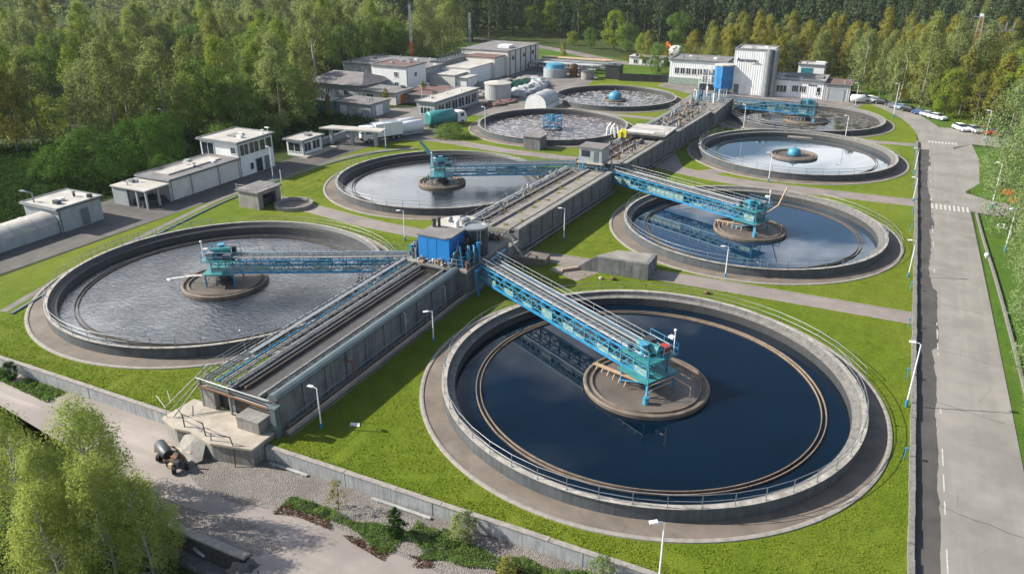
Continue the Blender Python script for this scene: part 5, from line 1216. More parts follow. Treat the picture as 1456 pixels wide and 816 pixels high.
o = (-8,222.8,0); t = thing('horizontal_cylinder', o, 'white horizontal cylinder tank beside the grey annex', 'tank')
b = MB(); b.path([(-9.2,222,1.2),(-8.9,222,1.2),(-5.8,223,1.2),(-5.5,223.1,1.2)], 1.0, 18, rs=[.6,1.0,1.0,.6]); b.build('vessel', M['white'], t, o)
b = MB(); b.bx(-8.6,-8.2,221.4,222.9,0,.5); b.bx(-6.6,-6.2,222.1,223.5,0,.5); b.build('cradle', M['concrete'], t, o)

# ================================================================== CARS
def carmat(n, c): 
    m, nt, b_, out = newmat('car_paint_'+n); b_.inputs['Base Color'].default_value = (*c, 1); b_.inputs['Roughness'].default_value = .25; b_.inputs['Coat Weight'].default_value = .5; b_.inputs['Metallic'].default_value = .3 if n not in ('white',) else 0; return m
CM = {n: carmat(n, c) for n, c in dict(white=(.78,.78,.78), silver=(.5,.52,.55), grey=(.15,.16,.17), black=(.02,.02,.022), red=(.45,.02,.02), maroon=(.2,.03,.05), blue=(.04,.09,.25), paleblue=(.3,.4,.55)).items()}
def make_car(loc, rz, label, col):
    t = thing('parked_car', loc, label, 'car', 'cars parked at the right of the road', rz)
    lower = [(-2.1,.35),(-2.15,.75),(-2.0,.95),(-1.2,1.0),(1.15,.95),(1.95,.8),(2.12,.6),(2.1,.32)]
    b = MB(); n = len(lower); vs = []
    for s, k in ((-1,.93),(-1,1.0),(1,1.0),(1,.93)):
        pass
    sec = [(-.86,.9),(-.8,1.0),(.8,1.0),(.86,.9)]
    for y, k in sec:
        for x, z in lower: vs.append((x*(.97 if k < 1 else 1), y, .35+(z-.35)*k))
    fs = [tuple(range(n))[::-1] if False else tuple(range(n)), tuple(range(3*n, 4*n))[::-1]]
    for q in range(3):
        for i in range(n): j = (i+1) % n; fs.append((q*n+i, q*n+n+i, q*n+n+j, q*n+j))
    b.add(vs, fs); b.build('body', CM[col], t)
    b = MB(); a = [(-1.75,-.72,.96),(-1.75,.72,.96),(1.15,.72,.94),(1.15,-.72,.94),(-1.3,-.58,1.42),(-1.3,.58,1.42),(.35,.58,1.44),(.35,-.58,1.44)]
    b.add(a, [(0,4,5,1),(1,5,6,2),(2,6,7,3),(3,7,4,0)]); b.build('windows', M['glass'], t)
    b = MB(); b.add([(-1.32,-.6,1.42),(-1.32,.6,1.42),(.37,.6,1.44),(.37,-.6,1.44),(-1.2,-.5,1.48),(-1.2,.5,1.48),(.25,.5,1.5),(.25,-.5,1.5)],[(4,7,6,5),(0,1,5,4)[::-1],(1,2,6,5)[::-1],(2,3,7,6)[::-1],(3,0,4,7)[::-1]]); b.build('roof', CM[col], t)
    for x in (-1.3, 1.3):
        for y in (-.78, .78): 
            b = MB(); b.path([(x,y-.1,.32),(x,y+.1,.32)], .32, 12); w = b.build('wheel', M['tyre'], t)
            b = MB(); b.path([(x,y-.11,.32),(x,y+.11,.32)], .18, 8); b.build('rim', M['galv'], w)
    b = MB()
    for y in (-.6,.6): b.bx(2.0,2.1,y-.16,y+.16,.62,.76)
    b.build('headlight', M['white'], t)
    b = MB()
    for y in (-.62,.62): b.bx(-2.14,-2.08,y-.14,y+.14,.68,.85)
    b.build('tail_light', M['red'], t); return t
car0 = None
def car(x, y, deg, label, col):
    global car0
    if car0 is None: car0 = make_car((x,y,.03), R(deg), label, col); return
    dup(car0, (x,y,.03), R(deg), None, label, None, {'body': CM[col], 'roof': CM[col]})
for a in [(15.4,197.8,-62,'white parked car at the left end of the near row of five','white'),(17.9,197.0,-62,'silver parked car second from the left in the near row of five','silver'),
          (20.0,196.2,-62,'bright red parked car in the middle of the near row of five','red'),(22.3,195.3,-62,'maroon parked car fourth from the left in the near row of five','maroon'),(24.6,194.4,-62,'black parked car at the right end of the near row of five','black'),
          (10.9,208.6,-40,'white parked car nearest the viewer in the long row along the bend','white'),(9.2,210.6,-40,'silver parked car just behind the nearest one in the long row','silver'),(7.6,212.6,-40,'dark blue parked car third from the near end of the long row','blue'),
          (4.9,215.6,-35,'black parked car at the near side of the middle gap of the long row','black'),(3.4,217.3,-35,'pale blue parked car in the middle of the long row','paleblue'),(1.9,219.0,-35,'grey parked car behind the pale blue one','grey'),
          (-1.4,223.2,-30,'black parked car beyond the second gap of the long row','black'),(-2.8,224.8,-30,'silver parked car beyond the second gap of the long row','silver'),(-4.2,226.4,-30,'white parked car beyond the second gap, before the dark ones','white'),(-5.6,228.0,-30,'blue parked car near the far end of the long row','blue'),(-7.2,229.8,-30,'grey parked car last but one in the long row','grey'),(-8.6,231.6,-30,'black parked car at the far end of the long row','black'),
          (-14.8,243,20,'small red car at the far end of the bend','red'),(-22,249,15,'dark car standing behind the grey annex','black')]: car(*a)

# ================================================================== LAMPS AND POSTS
def make_lamp(loc, label, h=6.5, kind=0):
    t = thing('street_lamp', loc, label, 'street lamp', 'white lamp posts on the plant grounds')
    b = MB(); b.tube((0,0,.3),(0,0,h),.075,8,.05); b.build('pole', M['white'], t)
    b = MB(); b.cyl(0,0,-.1,.75,.12,10); b.build('base', M['blue'], t)
    b = MB(); b.path([(0,0,h-.05),(-.15,0,h+.08),(-.5,0,h+.12)],.04,6); b.profx([(-.95,h+.05),(-.95,h+.13),(-.45,h+.2),(-.35,h+.08)],-.14,.14); b.build('lamp_head', M['white'], t); return t
lamp0 = make_lamp((6.2,68.7,0), 'white lamp post on the lawn edge right of the largest tank', 6.3)
for (x, y, z, sc, lb) in ((-7.8,37.6,-1.2,1.1,'tall white lamp post below the retaining wall at the bottom centre'),(-39.0,43.2,0,.62,'short white lamp post on the shaded lawn beside the near channel'),(-14.6,91.6,0,.62,'lamp post beside the path in front of the middle right tank'),
    (17.3,136.6,0,1.15,'white lamp post at the side road junction'),(17.6,116.6,0,.95,'white lamp post on the verge nearer than the side road'),(6.0,101.5,0,.75,'lamp post at the lawn edge beside the middle right tank'),
    (6.3,136,0,.6,'short lamp post at the lawn edge between the path and the road'),(6.4,155,0,.7,'lamp post at the lawn edge beside the sky-reflecting tank'),(-57.6,85,0,.7,'lamp post between the near left tank and the blue shed'),(-95.4,101,0,.9,'white lamp post beside the service road opposite the control building'),
    (-38.5,61,0,.55,'low post lamp beside the near channel opposite the largest tank'),(1.5,206,0,1.25,'tall lamp post inside the bend of the road'),(19.5,188,0,1.0,'lamp post beside the near row of five cars'),(25.5,204,0,1.0,'lamp post at the trees behind the near row of five cars'),
    (-78.3,149.0,0,.9,'lamp post in front of the teal lorry and foam tank'),(-37.5,94.5,0,.75,'lamp post on the lawn right of the middle channel'),(-16.5,137.4,0,.8,'lamp post between the blue tank and the sky-reflecting tank'),(-28,176,0,.9,'lamp post at the path before the farthest right tank'),
    (-7,176.6,0,.8,'lamp post behind the sky-reflecting tank'),(-90,128,0,.9,'lamp post on the corner of the lawn near the canopy'),(-131,110,0,1.2,'lamp post standing among the trees on the left'),(-103,163,0,1.0,'lamp post before the portable office'),(-7.5,214,0,1.0,'lamp post behind the farthest right tank')):
    dup(lamp0, (x,y,z), R(rr.uniform(-40,40)), (1,1,sc), lb)
# small marker posts on the right lawn edge
pm = MB(); pm.tube((0,0,-.05),(0,0,1.1),.05,6); pm.bx(-.12,.12,-.12,.12,1.02,1.14); pme = pm.mesh('marker_post', M['cyan'])
for i, y in enumerate((60,74,86,97,108,120,128,143,150,160,168,175)):
    ob = bpy.data.objects.new('marker_post', pme); COL.objects.link(ob); ob.location = (6.2+rr.uniform(-.2,.1), y, 0); ob.rotation_euler = (rr.uniform(-.1,.1), rr.uniform(-.15,.15), 0)
    tag(ob, 'thin blue-grey marker post at the lawn edge by the boundary wall', 'post', 'marker posts along the boundary wall')
for (x, y, c, lb) in ((20.5,146.5,'orange','orange plastic barrier beside the big pale tree, farther one'),(20.9,141.6,'orange','orange plastic barrier beside the big pale tree, nearer one')):
    o = (x,y,0); t = thing('barrier', o, lb, 'barrier'); b = MB(); b.profx([(x-.9,.0),(x-.8,1.0),(x+.8,1.0),(x+.9,0)],y-.2,y+.2); b.build('body', M[c], t, o); b = MB(); b.bx(x-1,x+1,y-.3,y+.3,-.02,.1); b.build('foot', M['blackp'], t, o)
b = MB(); b.blob((15.2,113,.42), .3, 2, 0); b.cyl(15.2,113,0,.2,.12,8); b.build('bollard_ball', M['white'], label='white ball bollard beside the verge wall', cat='bollard', o=(15.2,113,0))
b = MB(); b.bx(17.4,18.8,127.2,127.9,.02,.3); b.profx([(17.4,.3),(17.7,.5),(18.5,.5),(18.8,.3)],127.2,127.9); b.build('manhole_cover', M['white'], label='pale box cover in the grass near the side road junction', cat='cover', o=(18,127.5,0))
# ================================================================== VEGETATION
def leaves_mesh(name, mat, C, size, rng, up=.35, aspect=.62, N0=None):
    """one quad per leaf clump at centres C, facing outward/upward with scatter"""
    n = len(C); nn = rng.normal(size=(n,3)); 
    if N0 is not None: nn = nn*.4+N0
    nn[:,2] += up+.25; nn /= np.linalg.norm(nn, axis=1)[:,None]
    a = np.cross(nn, rng.normal(size=(n,3))); a /= np.linalg.norm(a, axis=1)[:,None]; c = np.cross(nn, a)
    s = size*rng.uniform(.55, 1.25, size=(n,1)); V = np.empty((n,4,3))
    V[:,0] = C-a*s*.5; V[:,1] = C-c*s*.5*aspect; V[:,2] = C+a*s*.5; V[:,3] = C+c*s*.5*aspect
    me = bpy.data.meshes.new(name); me.vertices.add(4*n); me.vertices.foreach_set('co', V.astype(np.float32).ravel())
    me.loops.add(4*n); me.loops.foreach_set('vertex_index', np.arange(4*n, dtype=np.int32))
    me.polygons.add(n); me.polygons.foreach_set('loop_start', np.arange(0, 4*n, 4, dtype=np.int32)); me.update(calc_edges=True)
    if mat: me.materials.append(mat)
    return me
def crown_pts(rng, n, Hc, Rc, z0, kind, per=34, spread=.2):
    """leaf centres gathered in tufts along limbs inside an uneven envelope"""
    nt_ = max(14, int(n/per)); T_ = []
    ph = rng.uniform(0, 6.28, 4)
    for i in range(nt_):
        t = rng.uniform(0, 1)**(.85 if kind != 'spruce' else 1.25); a = rng.uniform(0, 6.28)
        if kind == 'birch': env = min(1, .55+t*1.6)*math.cos(t*math.pi/2)**.62 if t < 1 else 0
        elif kind == 'round': env = math.sqrt(max(0, 1-(2*t-1)**2*.94))
        elif kind == 'poplar': env = math.sin(math.pi*min(1, t*.9+.12))**.6
        elif kind == 'spruce': env = (1-t)*.95+.01
        elif kind == 'loose': env = min(1, .7+t*1.2)*math.cos(t*math.pi/2)**.4
        else: env = math.sin(math.pi*min(1, t*.85+.14))**.6
        env *= 1+.2*math.sin(2*a+ph[0]+3*t)+.16*math.sin(3*a+ph[1]-5*t)
        rad = env*(rng.uniform(.3, 1)**.5)
        T_.append((rad*math.cos(a)*Rc, rad*math.sin(a)*Rc, z0+t*Hc))
    T_ = np.array(T_); idx = rng.integers(0, nt_, n); sp = Rc*spread*(1 if kind != 'spruce' else .7)
    d = rng.normal(size=(n,3)); d = d/np.linalg.norm(d, axis=1)[:,None]*(rng.uniform(0,1,(n,1))**.4)*1.5
    if kind == 'spruce': d[:,2] *= .45
    if kind == 'loose': d[:,2] *= 1.5
    tw = rng.uniform(.6, 1.35, nt_)[idx][:,None]
    P = T_[idx]+d*sp*tw
    if kind in ('willow','loose'): P[:,2] -= np.abs(rng.normal(size=n))*Rc*.15
    c0 = np.array([0,0,z0+Hc*.4]); N0 = (P-c0)/np.array([Rc,Rc,Hc*.55])*.75+d*.75
    return P, N0, T_
def trunk_mb(rng, Ht, r, z0, Hc, Rc, T_, nl=9, lean=.4):
    b = MB(); pts = [(0,0,-.2)]; x = y = 0
    for k in range(1, 6): x += rng.uniform(-lean,lean)*.5; y += rng.uniform(-lean,lean)*.5; pts.append((x,y,Ht*k/5))
    b.path(pts, r, 7, rs=[r*(1.25, 1, .8, .6, .38, .12)[k] for k in range(6)])
    for i in rng.choice(len(T_), min(nl, len(T_)), replace=False):
        q = T_[i]; zz = max(z0*.7, q[2]-Rc*.55); f = min(.98, zz/Ht); j = min(4, int(f*5)); u = f*5-j
        p = [pts[j][m]*(1-u)+pts[j+1][m]*u for m in range(3)]; mid = [(p[0]+q[0])*.5, (p[1]+q[1])*.5, (p[2]+q[2])*.5+Rc*.06]
        b.path([p, mid, tuple(q)], r*.3, 5, rs=[r*.38, r*.25, r*.08])
    return b
def tree_proto(name, kind, leafmat, barkmat, Ht, Rc, n, size, seed, base=.22, label='', cat='tree', group=None, nl=9, r=None, loc=(0,0,-500), per=34, spread=.2, jit=1.0):
    rng = np.random.default_rng(seed); z0 = Ht*base; Hc = Ht-z0
    P, N0, T_ = crown_pts(rng, n, Hc, Rc, z0, kind, per, spread)
    N0 = N0*jit
    t = thing(name, loc, label, cat, group)
    crown = bpy.data.objects.new('crown', leaves_mesh('crown', leafmat, P, size, rng, N0=N0)); COL.objects.link(crown); crown.parent = t
    trunk_mb(rng, Ht*.93, r or Ht*.013, z0, Hc, Rc, T_, nl).build('trunk', barkmat, t)
    return t
used = set()
def plant(proto, x, y, label, group, sc=1, name=None):
    z = gz(x, y); s = (sc*rr.uniform(.92,1.1), sc*rr.uniform(.92,1.1), sc*rr.uniform(.9,1.12)); rz = rr.uniform(0, 6.28)
    if proto.name not in used:
        used.add(proto.name); proto.location = (x,y,z); proto.rotation_euler = (0,0,rz); proto.scale = s; proto['label'] = label; proto['group'] = group; return proto
    return dup(proto, (x,y,z), rz, s, label, group)
def inview(x, y, z, m=90): u, v = seen(x, y, z); return -m < u < 1456+m and v > -60
# ---- protos
PB = [tree_proto('birch_tree', 'birch' if i % 3 else 'willow', M['leaf_birch'] if i != 4 else M['leaf_bright'], M['bark_grey'] if i % 3 else M['bark_white'], 14+i*1.1, 3.8+.3*(i%3), 5600, .42, 20+i, .10, per=60) for i in range(6)]
PR = [tree_proto('broadleaf_tree', 'round', M['leaf_green'] if i % 2 else M['leaf_bright'], M['bark'], 11+i, 4.2, 5200, .42, 40+i, .12, per=70) for i in range(4)]
PA = [tree_proto('autumn_birch', 'birch', M['leaf_autumn'] if i != 2 else M['leaf_birch'], M['bark_grey'], 14+i, 3.5, 4600, .42, 50+i, .16, per=60) for i in range(4)]
PS = [tree_proto('spruce_tree', 'spruce', M['needles'], M['bark'], 21+i*2.2, 4.0, 3600, .55, 60+i, .08, nl=3, per=22) for i in range(4)]
# ---- left forest
def left_edge(y):
    P_ = [(40,-172),(75,-164),(92,-152),(104,-139),(114,-124),(122,-115),(131,-114),(142,-121),(150,-134),(168,-150),(196,-156),(226,-157),(246,-152),(262,-150),(300,-168),(330,-190)]
    if y <= P_[0][0]: return P_[0][1]
    for (a, xa), (c, xc) in zip(P_, P_[1:]):
        if y <= c: return xa+(xc-xa)*(y-a)/(c-a)
    return P_[-1][1]
cand = []
g = random.Random(11)
for i in range(-88, 56):
    for j in range(5, 100):
        x, y = i*7.0+g.uniform(-2.7,2.7), j*7.0+g.uniform(-2.7,2.7)
        d = math.hypot(x, y)
        if d > 640 or (d > 300 and (i+j) % 2): continue
        if not inview(x, y, 16+hill(x, y)): continue
        cand.append((d, x, y))
cand.sort()
near_l, far_b, far_s, spr, aut, brd = [], [], [], [], [], []
def curve_x(y): return 15 if y < 205 else 15-(y-205)*.72
for d, x, y in cand:
    if 15 < x < 22 and 240 < y < 265: continue
    if y > 55 and x < left_edge(y) and y < 330 and x < -108:
        if x < left_edge(y)-14 and mnoise.noise(Vector((x*.022, y*.022, 4.2))) < -.2: continue
        if len(near_l) < 285 and d < 330: near_l.append((x, y))
        else: far_b.append((x, y))
        continue
    if d > 318 and y > 285 and not (-160 < x < -62 and y < 322):
        mixed = x > 10 or x < -230
        pb = .38 if mixed else .05
        if g.random() < pb: far_b.append((x, y)) if d > 400 else brd.append((x, y))
        elif len(spr) < 290 and d < 470: spr.append((x, y))
        else: far_s.append((x, y))
        continue
    if y > 250 and x > -60 and d <= 318 and not (14 < x < 50 and 276 < y < 305): aut.append((x, y)); continue
    if y > 205 and x > curve_x(y) and x > -8 and d <= 318 and not (14 < x < 50 and 262 < y < 305): (aut if g.random() < .35 else brd).append((x, y)); continue
    if 12 < x < 26 and 225 < y < 264: continue
    if x > 29 and 150 < y <= 205: brd.append((x, y)); continue
for k, (x, y) in enumerate(near_l):
    edge = x > left_edge(y)-8
    u = g.random(); p = PB[g.randrange(6)] if u < .66 else (PR[g.randrange(4)] if u < .94 else PA[g.randrange(4)])
    plant(p, x, y, 'leafy green tree at the front edge of the dense forest left of the plant' if edge else 'leafy green tree inside the dense forest left of the plant', 'trees at the edge of the left forest' if edge else 'trees of the left forest', g.uniform(1.0, 1.3) if edge else g.uniform(.66, 1.2))
for x, y in spr: plant(PS[g.randrange(4)], x, y, 'dark narrow spruce on the wooded slope behind the plant', 'dark spruces behind the plant', g.uniform(.85, 1.2))
for x, y in aut: plant(PA[g.randrange(4)], x, y, 'yellowing birch behind the white plant buildings and along the bend', 'yellowing birches behind the white buildings', g.uniform(.7, 1.0))
for x, y in brd: plant(PR[g.randrange(4)] if g.random() < .6 else PB[g.randrange(6)], x, y, 'green broadleaf tree in the belt right of and behind the plant', 'green broadleaf trees right of the plant', g.uniform(.8, 1.15))
# ---- named groups of trees nearer by
for (x, y, s, p, lb) in ((-84,284,.75,PR[0],'round green tree left of the two small poplars beyond the far road'),(-92,290,.9,PR[1],'broad green tree behind the far road, left of the poplars'),(-99,296,1.0,PR[2],'large pale willow-like tree standing before the dark spruces'),(-76,262,.75,PA[0],'small yellow-green tree left of the white dome'),
     (-110,300,.6,PR[3],'small round bush-like tree beside the far road'),(-120,306,.5,PR[0],'small tree left of the far road bend'),(-67.5,246,.8,PR[1],'dark green tree standing alone before the far shed, left one'),(-61.5,247,.75,PR[3],'dark green tree standing alone before the far shed, right one'),(-64,272,.6,PA[1],'yellow bush-like tree beside the white dome'),
     (-120,255,.4,PR[0],'small bush at the far end of the sectioned hall'),(-103,254,.45,PA[3],'small autumn bush behind the pipe racks')):
    plant(p, x, y, lb, 'single trees round the far road', s)
for (x, y, s, lb) in ((-120,134,.5,'yellowish young birch at the forest edge behind the gate kiosk'),(-124,143,.6,'yellowish young birch beside the dull green container'),(-118,146,.42,'small yellowish birch before the low garage'),(-115,165,.35,'small tree beside the low garage'),(-112,178,.3,'small green bush-like tree before the tall white block')):
    plant(PA[g.randrange(4)], x, y, lb, 'young trees before the far houses', s)
# right edge pale trees
PP = [tree_proto('willow_tree', 'willow', M['leaf_pale'], M['bark'], 15.5+i, 4.0, 9000, .30, 80+i, .08, nl=16) for i in range(2)]
for k, (x, y, s, lb) in enumerate(((19.6,150,1.1,'tall pale willow at the right edge behind the side road'),(19.0,124,1.0,'pale willow beside the lamp post at the right edge'),(18.9,107,.9,'pale willow at the right edge just nearer than the lamp post'),(18.3,93,.82,'pale willow in the middle of the right edge'),(17.8,80,.72,'smaller pale willow lower on the right edge'),(17.3,69,.6,'lowest pale willow at the right edge'),(26,176,.85,'pale willow behind the parked cars at the right edge'),(27,132,1.0,'pale willow behind the front row at the right edge'))):
    plant(PP[k % 2], x, y, lb, 'pale willows along the right edge', s)
for (x, y, s, lb) in ((30,186,.8,'bright green tree just right of the five parked cars'),(30,204,.95,'bright green tree behind the near row of parked cars'),(24,212,.9,'bright green tree left behind the near row of parked cars'),(19,217,.8,'bright green tree at the corner of the parking area'),(15.5,223,.75,'green tree behind the long row of parked cars')):
    plant(PR[0 if s != .9 else 2], x, y, lb, 'bright green trees at the bend', s)
# round bushes left
PU = [tree_proto('round_bush', 'round', M['leaf_bush'], M['bark'], 9.0, 5.6, 11000, .34, 90+i, .0, cat='bush', nl=6, r=.12, per=110, spread=.15) for i in range(2)]
for (x, y, s, lb) in ((-120.0,85,1.1,'large round bush behind the long workshop, nearest one'),(-121.5,97.5,.95,'second large round bush behind the two-storey building'),(-128.5,84,.7,'round bush left of the largest one'),(-113.5,93.5,.45,'low bush right behind the long workshop'),(-125,105,.8,'dark bush under the birches behind the two-storey building')):
    plant(PU[0 if s in (.8,) else 1], x, y, lb, 'round bushes behind the workshop', s)
PD = tree_proto('dark_bush', 'round', M['leaf_green'], M['bark'], 4.2, 3.6, 7000, .26, 95, .0, cat='bush', nl=4, r=.08)
plant(PD, -83, 142.5, 'dense dark green bush on the lawn before the teal lorry', 'dark bushes', 1.0)
for (x, y, s, lb) in ((-78.8,143.5,.5,'small dark bush right of the dense bush by the teal lorry'),(-117,112,1.1,'dark bush at the forest foot behind the gate kiosk'),(-115,122,.9,'dark bush behind the gate kiosk, farther one')): plant(PD, x, y, lb, 'dark bushes', s)
def cover(name, region, n, mat, label, zh, size, seed):
    """ground cover nobody could count: one object"""
    rng = np.random.default_rng(seed); C_ = []
    while len(C_) < n:
        x = rng.uniform(region[0], region[1]); y = rng.uniform(region[2], region[3])
        k = mnoise.noise(Vector((x*.35, y*.35, seed)))
        if not region[4](x, y, k): continue
        hgt = zh*(.35+.9*abs(mnoise.noise(Vector((x*.8, y*.8, seed+5))))*2)
        C_.append((x, y, gz(x, y)+rng.uniform(0, 1)**.6*hgt))
    o = bpy.data.objects.new(name, leaves_mesh(name, mat, np.array(C_), size, rng, up=1.0)); COL.objects.link(o); return tag(o, label, kind='stuff')
cover('undergrowth', (-185,-109.5,50,100, lambda x, y, k: x < -112.5 and (x > left_edge(y)-14)), 95000, M['leaf_dark'], 'dense low green undergrowth between the sheds and the left forest', 1.1, .42, 1)
cover('undergrowth', (-175,-103.5,100,150, lambda x, y, k: x < -109+(2 if y > 122 else 0) and x > left_edge(y)-14), 32000, M['leaf_dark'], 'dark undergrowth at the forest foot behind the kiosk', 1.3, .42, 2)
cover('undergrowth', (-92,-34.7,14,37.4, lambda x, y, k: y < lower_edge(x)-.2 and (x < -43.5 or y < 28) and k > -.5), 60000, M['leaf_bright'], 'green weeds on the lower ground in the bottom left corner', .5, .18, 3)
def strip_ok(x, y, k): 
    c = 35.55+.05*math.sin(x*.9)+(.9 if x > -26 else 0)+(.7 if x > -18 else 0); w = .7+.5*math.sin(x*.43)+(.5 if x > -24 else 0)
    return abs(y-c) < max(.45, w)*(1+k*.8) and -36.4 < x
cover('ground_cover', (-36.5,-9,33,38.7, strip_ok), 26000, M['leaf_green'], 'patchy green weeds along the gravel below the retaining wall', .38, .13, 4)
cover('ground_cover', (-80,-66,36,38.8, lambda x, y, k: y > 37.0-(x+70)*.08 and k > -.2), 9000, M['leaf_green'], 'weeds below the retaining wall at the left edge', .35, .15, 5)
cover('ground_cover', (-20,34,243,262, lambda x, y, k: x > curve_x(y)+3), 9000, M['leaf_bright'], 'rough grass at the foot of the trees beyond the bend', .7, .4, 6)
cover('ground_cover', (10,40,198,225, lambda x, y, k: x > curve_x(y)+.5), 9000, M['leaf_bright'], 'rough grass behind the parked cars', .7, .35, 7)
cover('ground_cover', (-90,34,240,300, lambda x, y, k: k > 0.05 and y > 247), 14000, M['leaf_autumn'], 'yellow rough grass behind the plant buildings', .9, .5, 8)
cover('ground_cover', (-160,-125,186,262, lambda x, y, k: x < left_edge(y)+5), 9000, M['leaf_green'], 'rough grass between the halls and the forest', .7, .45, 9)
M['leaf_soil'] = mk_leaf('reddish_weeds', (.10,.045,.03), (.14,.07,.035), (.08,.07,.03), .2)
cover('ground_cover', (-36.5,-12,33,37, lambda x, y, k: strip_ok(x, y+.75, k) and k > -.1), 7000, M['leaf_soil'], 'reddish dry weeds along the edge of the green strip', .18, .12, 10)
def lawn_ok(x, y, k):
    if -50.6 < x < -40.2: return False
    for cx, cy, r in T.values():
        if math.hypot(x-cx, y-cy) < r+2.3: return False
    if 86.9 < y < 90.4 or (x < -51 and 86 < y < 95): return False
    return k > -.35
rg = np.random.default_rng(44); C_ = []
while len(C_) < 42000:
    x, y = rg.uniform(-92, 6.4), 39.4+(rg.uniform(0, 1)**1.4)*75
    if x < -84 and y < 90: continue
    if lawn_ok(x, y, mnoise.noise(Vector((x*.5, y*.5, 2)))): C_.append((x, y, rg.uniform(.02, .07)))
M['tuft'] = mk_leaf('grass_tufts', (.13,.20,.013), (.20,.265,.018), (.17,.235,.02), .35, .5)
tg = bpy.data.objects.new('grass', leaves_mesh('grass', M['tuft'], np.array(C_), .13, rg, up=1.2)); COL.objects.link(tg); tag(tg, 'loose tufts of longer grass all over the lawn', kind='stuff')
# shrubs at the retaining wall
def shrub(x, y, h, r, kind, leaf, label, n=2600, size=.13, name='shrub', seed=0):
    p = tree_proto(name, kind, M[leaf], M['bark'], h, r, n, size, 200+seed, .04, label, 'shrub', None, 8, .035, (x,y,gz(x,y))); return p
shrub(-26.6,35.9,2.6,.62,'poplar','leaf_dark','conical dark shrub on the gravel below the retaining wall',3000,.13,'conical_shrub',1)
shrub(-22.1,37.7,2.3,1.0,'round','leaf_birch','bushy olive shrub right against the retaining wall',3400,.13,'shrub',2)
shrub(-32.2,36.4,2.9,.75,'willow','leaf_autumn','thin yellowish sapling below the retaining wall near the broken slab',700,.12,'sapling',3)
shrub(-17.6,35.9,1.6,.75,'round','leaf_autumn','brownish shrub at the bottom edge in front of the retaining wall',1800,.12,'shrub',4)
shrub(-11.6,38.0,2.3,.85,'round','leaf_pale','silvery green shrub at the retaining wall by the tall lamp post',2600,.12,'shrub',5)
shrub(4.2,44.2,1.7,1.15,'round','leaf_pale','pale shrub on the lawn corner at the bottom right',2600,.12,'shrub',6)
shrub(-73.0,38.1,1.9,.7,'round','leaf_dark','small dark shrub below the retaining wall at the left edge',2200,.13,'shrub',7)
# foreground birches
for i, (x, y, h, r, lb) in enumerate(((-47.2,27.6,13.0,2.5,'tallest foreground birch at the bottom left, farther one'),(-43.6,25.6,10.4,2.0,'foreground birch with white stem just left of the dark retaining wall'),(-51.2,24.6,12.0,2.5,'foreground birch cut by the left edge'),(-45.4,22.9,9.4,2.2,'low foreground birch in the bottom left corner'),(-41.3,26.9,8.6,1.9,'foreground birch furthest right, its crown touching the dark retaining wall'),(-49.6,30.0,9.0,1.9,'slim foreground birch at the back of the clump by the track'),(-47.4,24.6,10.6,2.2,'foreground birch in the middle of the bottom left clump'))):
    tree_proto('birch_tree', 'loose', M['leaf_fore'], M['bark_white'], h, r*1.15, 15000, .16, 300+i, .05, lb, 'tree', 'foreground birches', 40, .11, (x, y, gz(x, y)), per=70, spread=.15, jit=.6)
# ---- far-off wood as one mass
def far_mass(name, pts, kind, mat, label, H_, R_, n, size, seed):
    rng = np.random.default_rng(seed); vs = [crown_pts(rng, n, H_*.92, R_, H_*.08, kind) for _ in range(6)]; C_, N_ = [], []
    for x, y in pts:
        P, N0, _ = vs[rng.integers(0, 6)]; s = rng.uniform(.8, 1.2); a = rng.uniform(0, 6.28); c, sn = math.cos(a), math.sin(a)
        M_ = np.array([[c,sn,0],[-sn,c,0],[0,0,1]]); C_.append((P*s)@M_+np.array([x, y, gz(x, y)])); N_.append(N0@M_)
    if not C_: return
    C_ = np.concatenate(C_); N_ = np.concatenate(N_)
    o = bpy.data.objects.new(name, leaves_mesh(name, mat, C_, size, rng, N0=N_)); COL.objects.link(o); tag(o, label, kind='stuff')
far_mass('distant_birch_wood', far_b, 'birch', M['leaf_birch'], 'distant pale green woodland filling the top of the view', 17, 4.4, 620, .85, 1)
far_mass('distant_spruce_wood', far_s, 'spruce', M['needles'], 'distant dark spruce forest along the top of the view', 25, 4.4, 620, .85, 2)
# remove protos that were never placed
for o_ in list(COL.objects):
    if o_.parent is None and o_.location.z < -400:
        for c_ in list(o_.children): bpy.data.objects.remove(c_)
        bpy.data.objects.remove(o_)
hz = MB(); hz.bx(-1500,1200,-60,1650,-4.5,125)
hm = bpy.data.materials.new('air_haze'); hm.use_nodes = True; hn = hm.node_tree; hn.nodes.clear()
ho = hn.nodes.new('ShaderNodeOutputMaterial'); hp = hn.nodes.new('ShaderNodeVolumePrincipled'); hp.inputs['Color'].default_value = (.82,.9,1,1); hp.inputs['Density'].default_value = HAZE
hn.links.new(hp.outputs[0], ho.inputs['Volume'])
if HAZE > 0: hz.build('haze', hm, kind='stuff', label='thin pale blue air haze over the whole scene')
print('trees', len(near_l), len(spr), len(aut), len(brd), 'far', len(far_b), len(far_s))

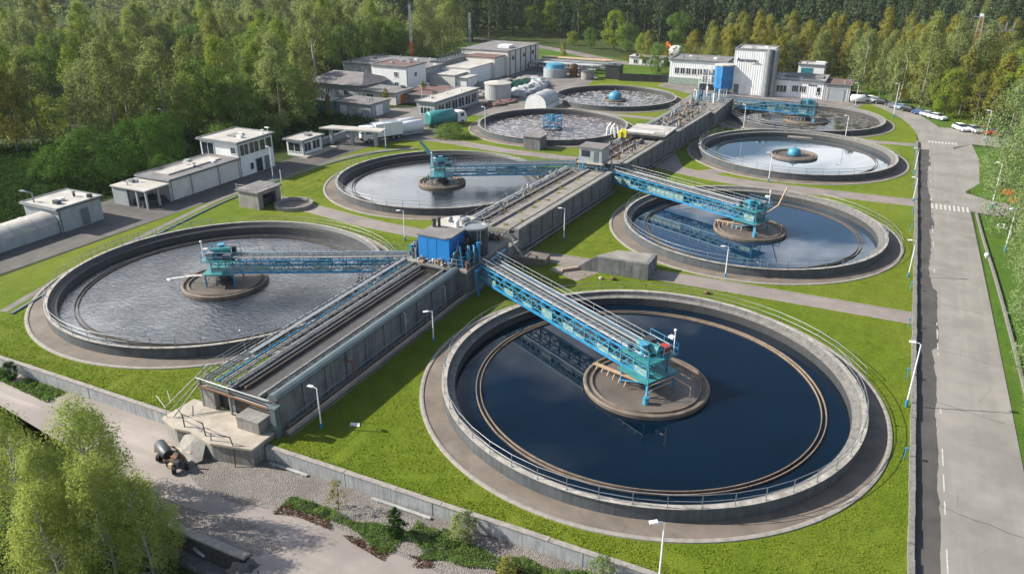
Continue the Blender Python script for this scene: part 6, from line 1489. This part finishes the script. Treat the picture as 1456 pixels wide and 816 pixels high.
# ================================================================== SKY, SUN, RENDER
SUN_EL = 33.0; SUN_AZ = (-1.0, -.34)     # where the sun stands (from -X, slightly behind the viewer)
w = bpy.data.worlds.new('World'); scene.world = w; w.use_nodes = True; nt = w.node_tree; nt.nodes.clear()
out = nt.nodes.new('ShaderNodeOutputWorld'); bg = nt.nodes.new('ShaderNodeBackground'); sky = nt.nodes.new('ShaderNodeTexSky')
sky.sky_type = 'NISHITA'; sky.sun_disc = False; sky.sun_elevation = R(SUN_EL); sky.sun_rotation = math.atan2(SUN_AZ[0], SUN_AZ[1])
sky.air_density = 1.0; sky.dust_density = .4; sky.ozone_density = 1.2
tc = nt.nodes.new('ShaderNodeTexCoord'); sep = nt.nodes.new('ShaderNodeSeparateXYZ'); nt.links.new(tc.outputs['Generated'], sep.inputs[0])
# clouds on a plane high above: direction divided by its height
zc = mth(nt, 'MAXIMUM', sep.outputs[2], .04)
cmb = nt.nodes.new('ShaderNodeCombineXYZ'); nt.links.new(mth(nt, 'DIVIDE', sep.outputs[0], zc), cmb.inputs[0]); nt.links.new(mth(nt, 'DIVIDE', sep.outputs[1], zc), cmb.inputs[1])
cmb.inputs[2].default_value = SEED
cl = ramp(nt, noise(nt, cmb.outputs[0], .55, 7, .6, .3), [(CLO, 0), (CHI, 1)])
# more cloud towards the west, clear towards the upper north-east
west = mth(nt, 'MULTIPLY', mth(nt, 'ADD', mth(nt, 'MULTIPLY', sep.outputs[0], -1.0), 0.0), 1.0)
bank = ramp(nt, mth(nt, 'ADD', west, mth(nt, 'MULTIPLY', noise(nt, cmb.outputs[0], .35, 6, .6, .4), .5)), [(.66, 0), (.84, 1)])
cm_ = mth(nt, 'MAXIMUM', cl, bank)
cm_ = mth(nt, 'MULTIPLY', cm_, ramp(nt, sep.outputs[2], [(.0, 1), (.42, 1), (.62, .25)]))
skc = mixc(nt, cm_, sky.outputs[0], (15, 15.2, 15.6))
nt.links.new(skc, bg.inputs[0]); bg.inputs[1].default_value = .075; nt.links.new(bg.outputs[0], out.inputs[0])
sl = bpy.data.lights.new('sun', 'SUN'); so = bpy.data.objects.new('sun', sl); COL.objects.link(so)
sl.energy = 5.0; sl.angle = R(.5); sl.color = (1, .94, .82)
az = Vector((SUN_AZ[0], SUN_AZ[1], 0)).normalized(); d = Vector((az.x*math.cos(R(SUN_EL)), az.y*math.cos(R(SUN_EL)), math.sin(R(SUN_EL))))
so.rotation_euler = d.to_track_quat('Z', 'Y').to_euler(); so.location = (0, 0, 120)
vs_ = scene.view_settings; vs_.view_transform = 'Standard'; vs_.look = 'None'; vs_.exposure = EXPO; vs_.gamma = 1; vs_.use_curve_mapping = False
scene.render.engine = 'CYCLES'; scene.render.resolution_x = 1024; scene.render.resolution_y = 573
scene.cycles.max_bounces = 6; scene.cycles.diffuse_bounces = 2; scene.cycles.glossy_bounces = 3; scene.cycles.transmission_bounces = 3; scene.cycles.transparent_max_bounces = 4; scene.cycles.volume_bounces = 0
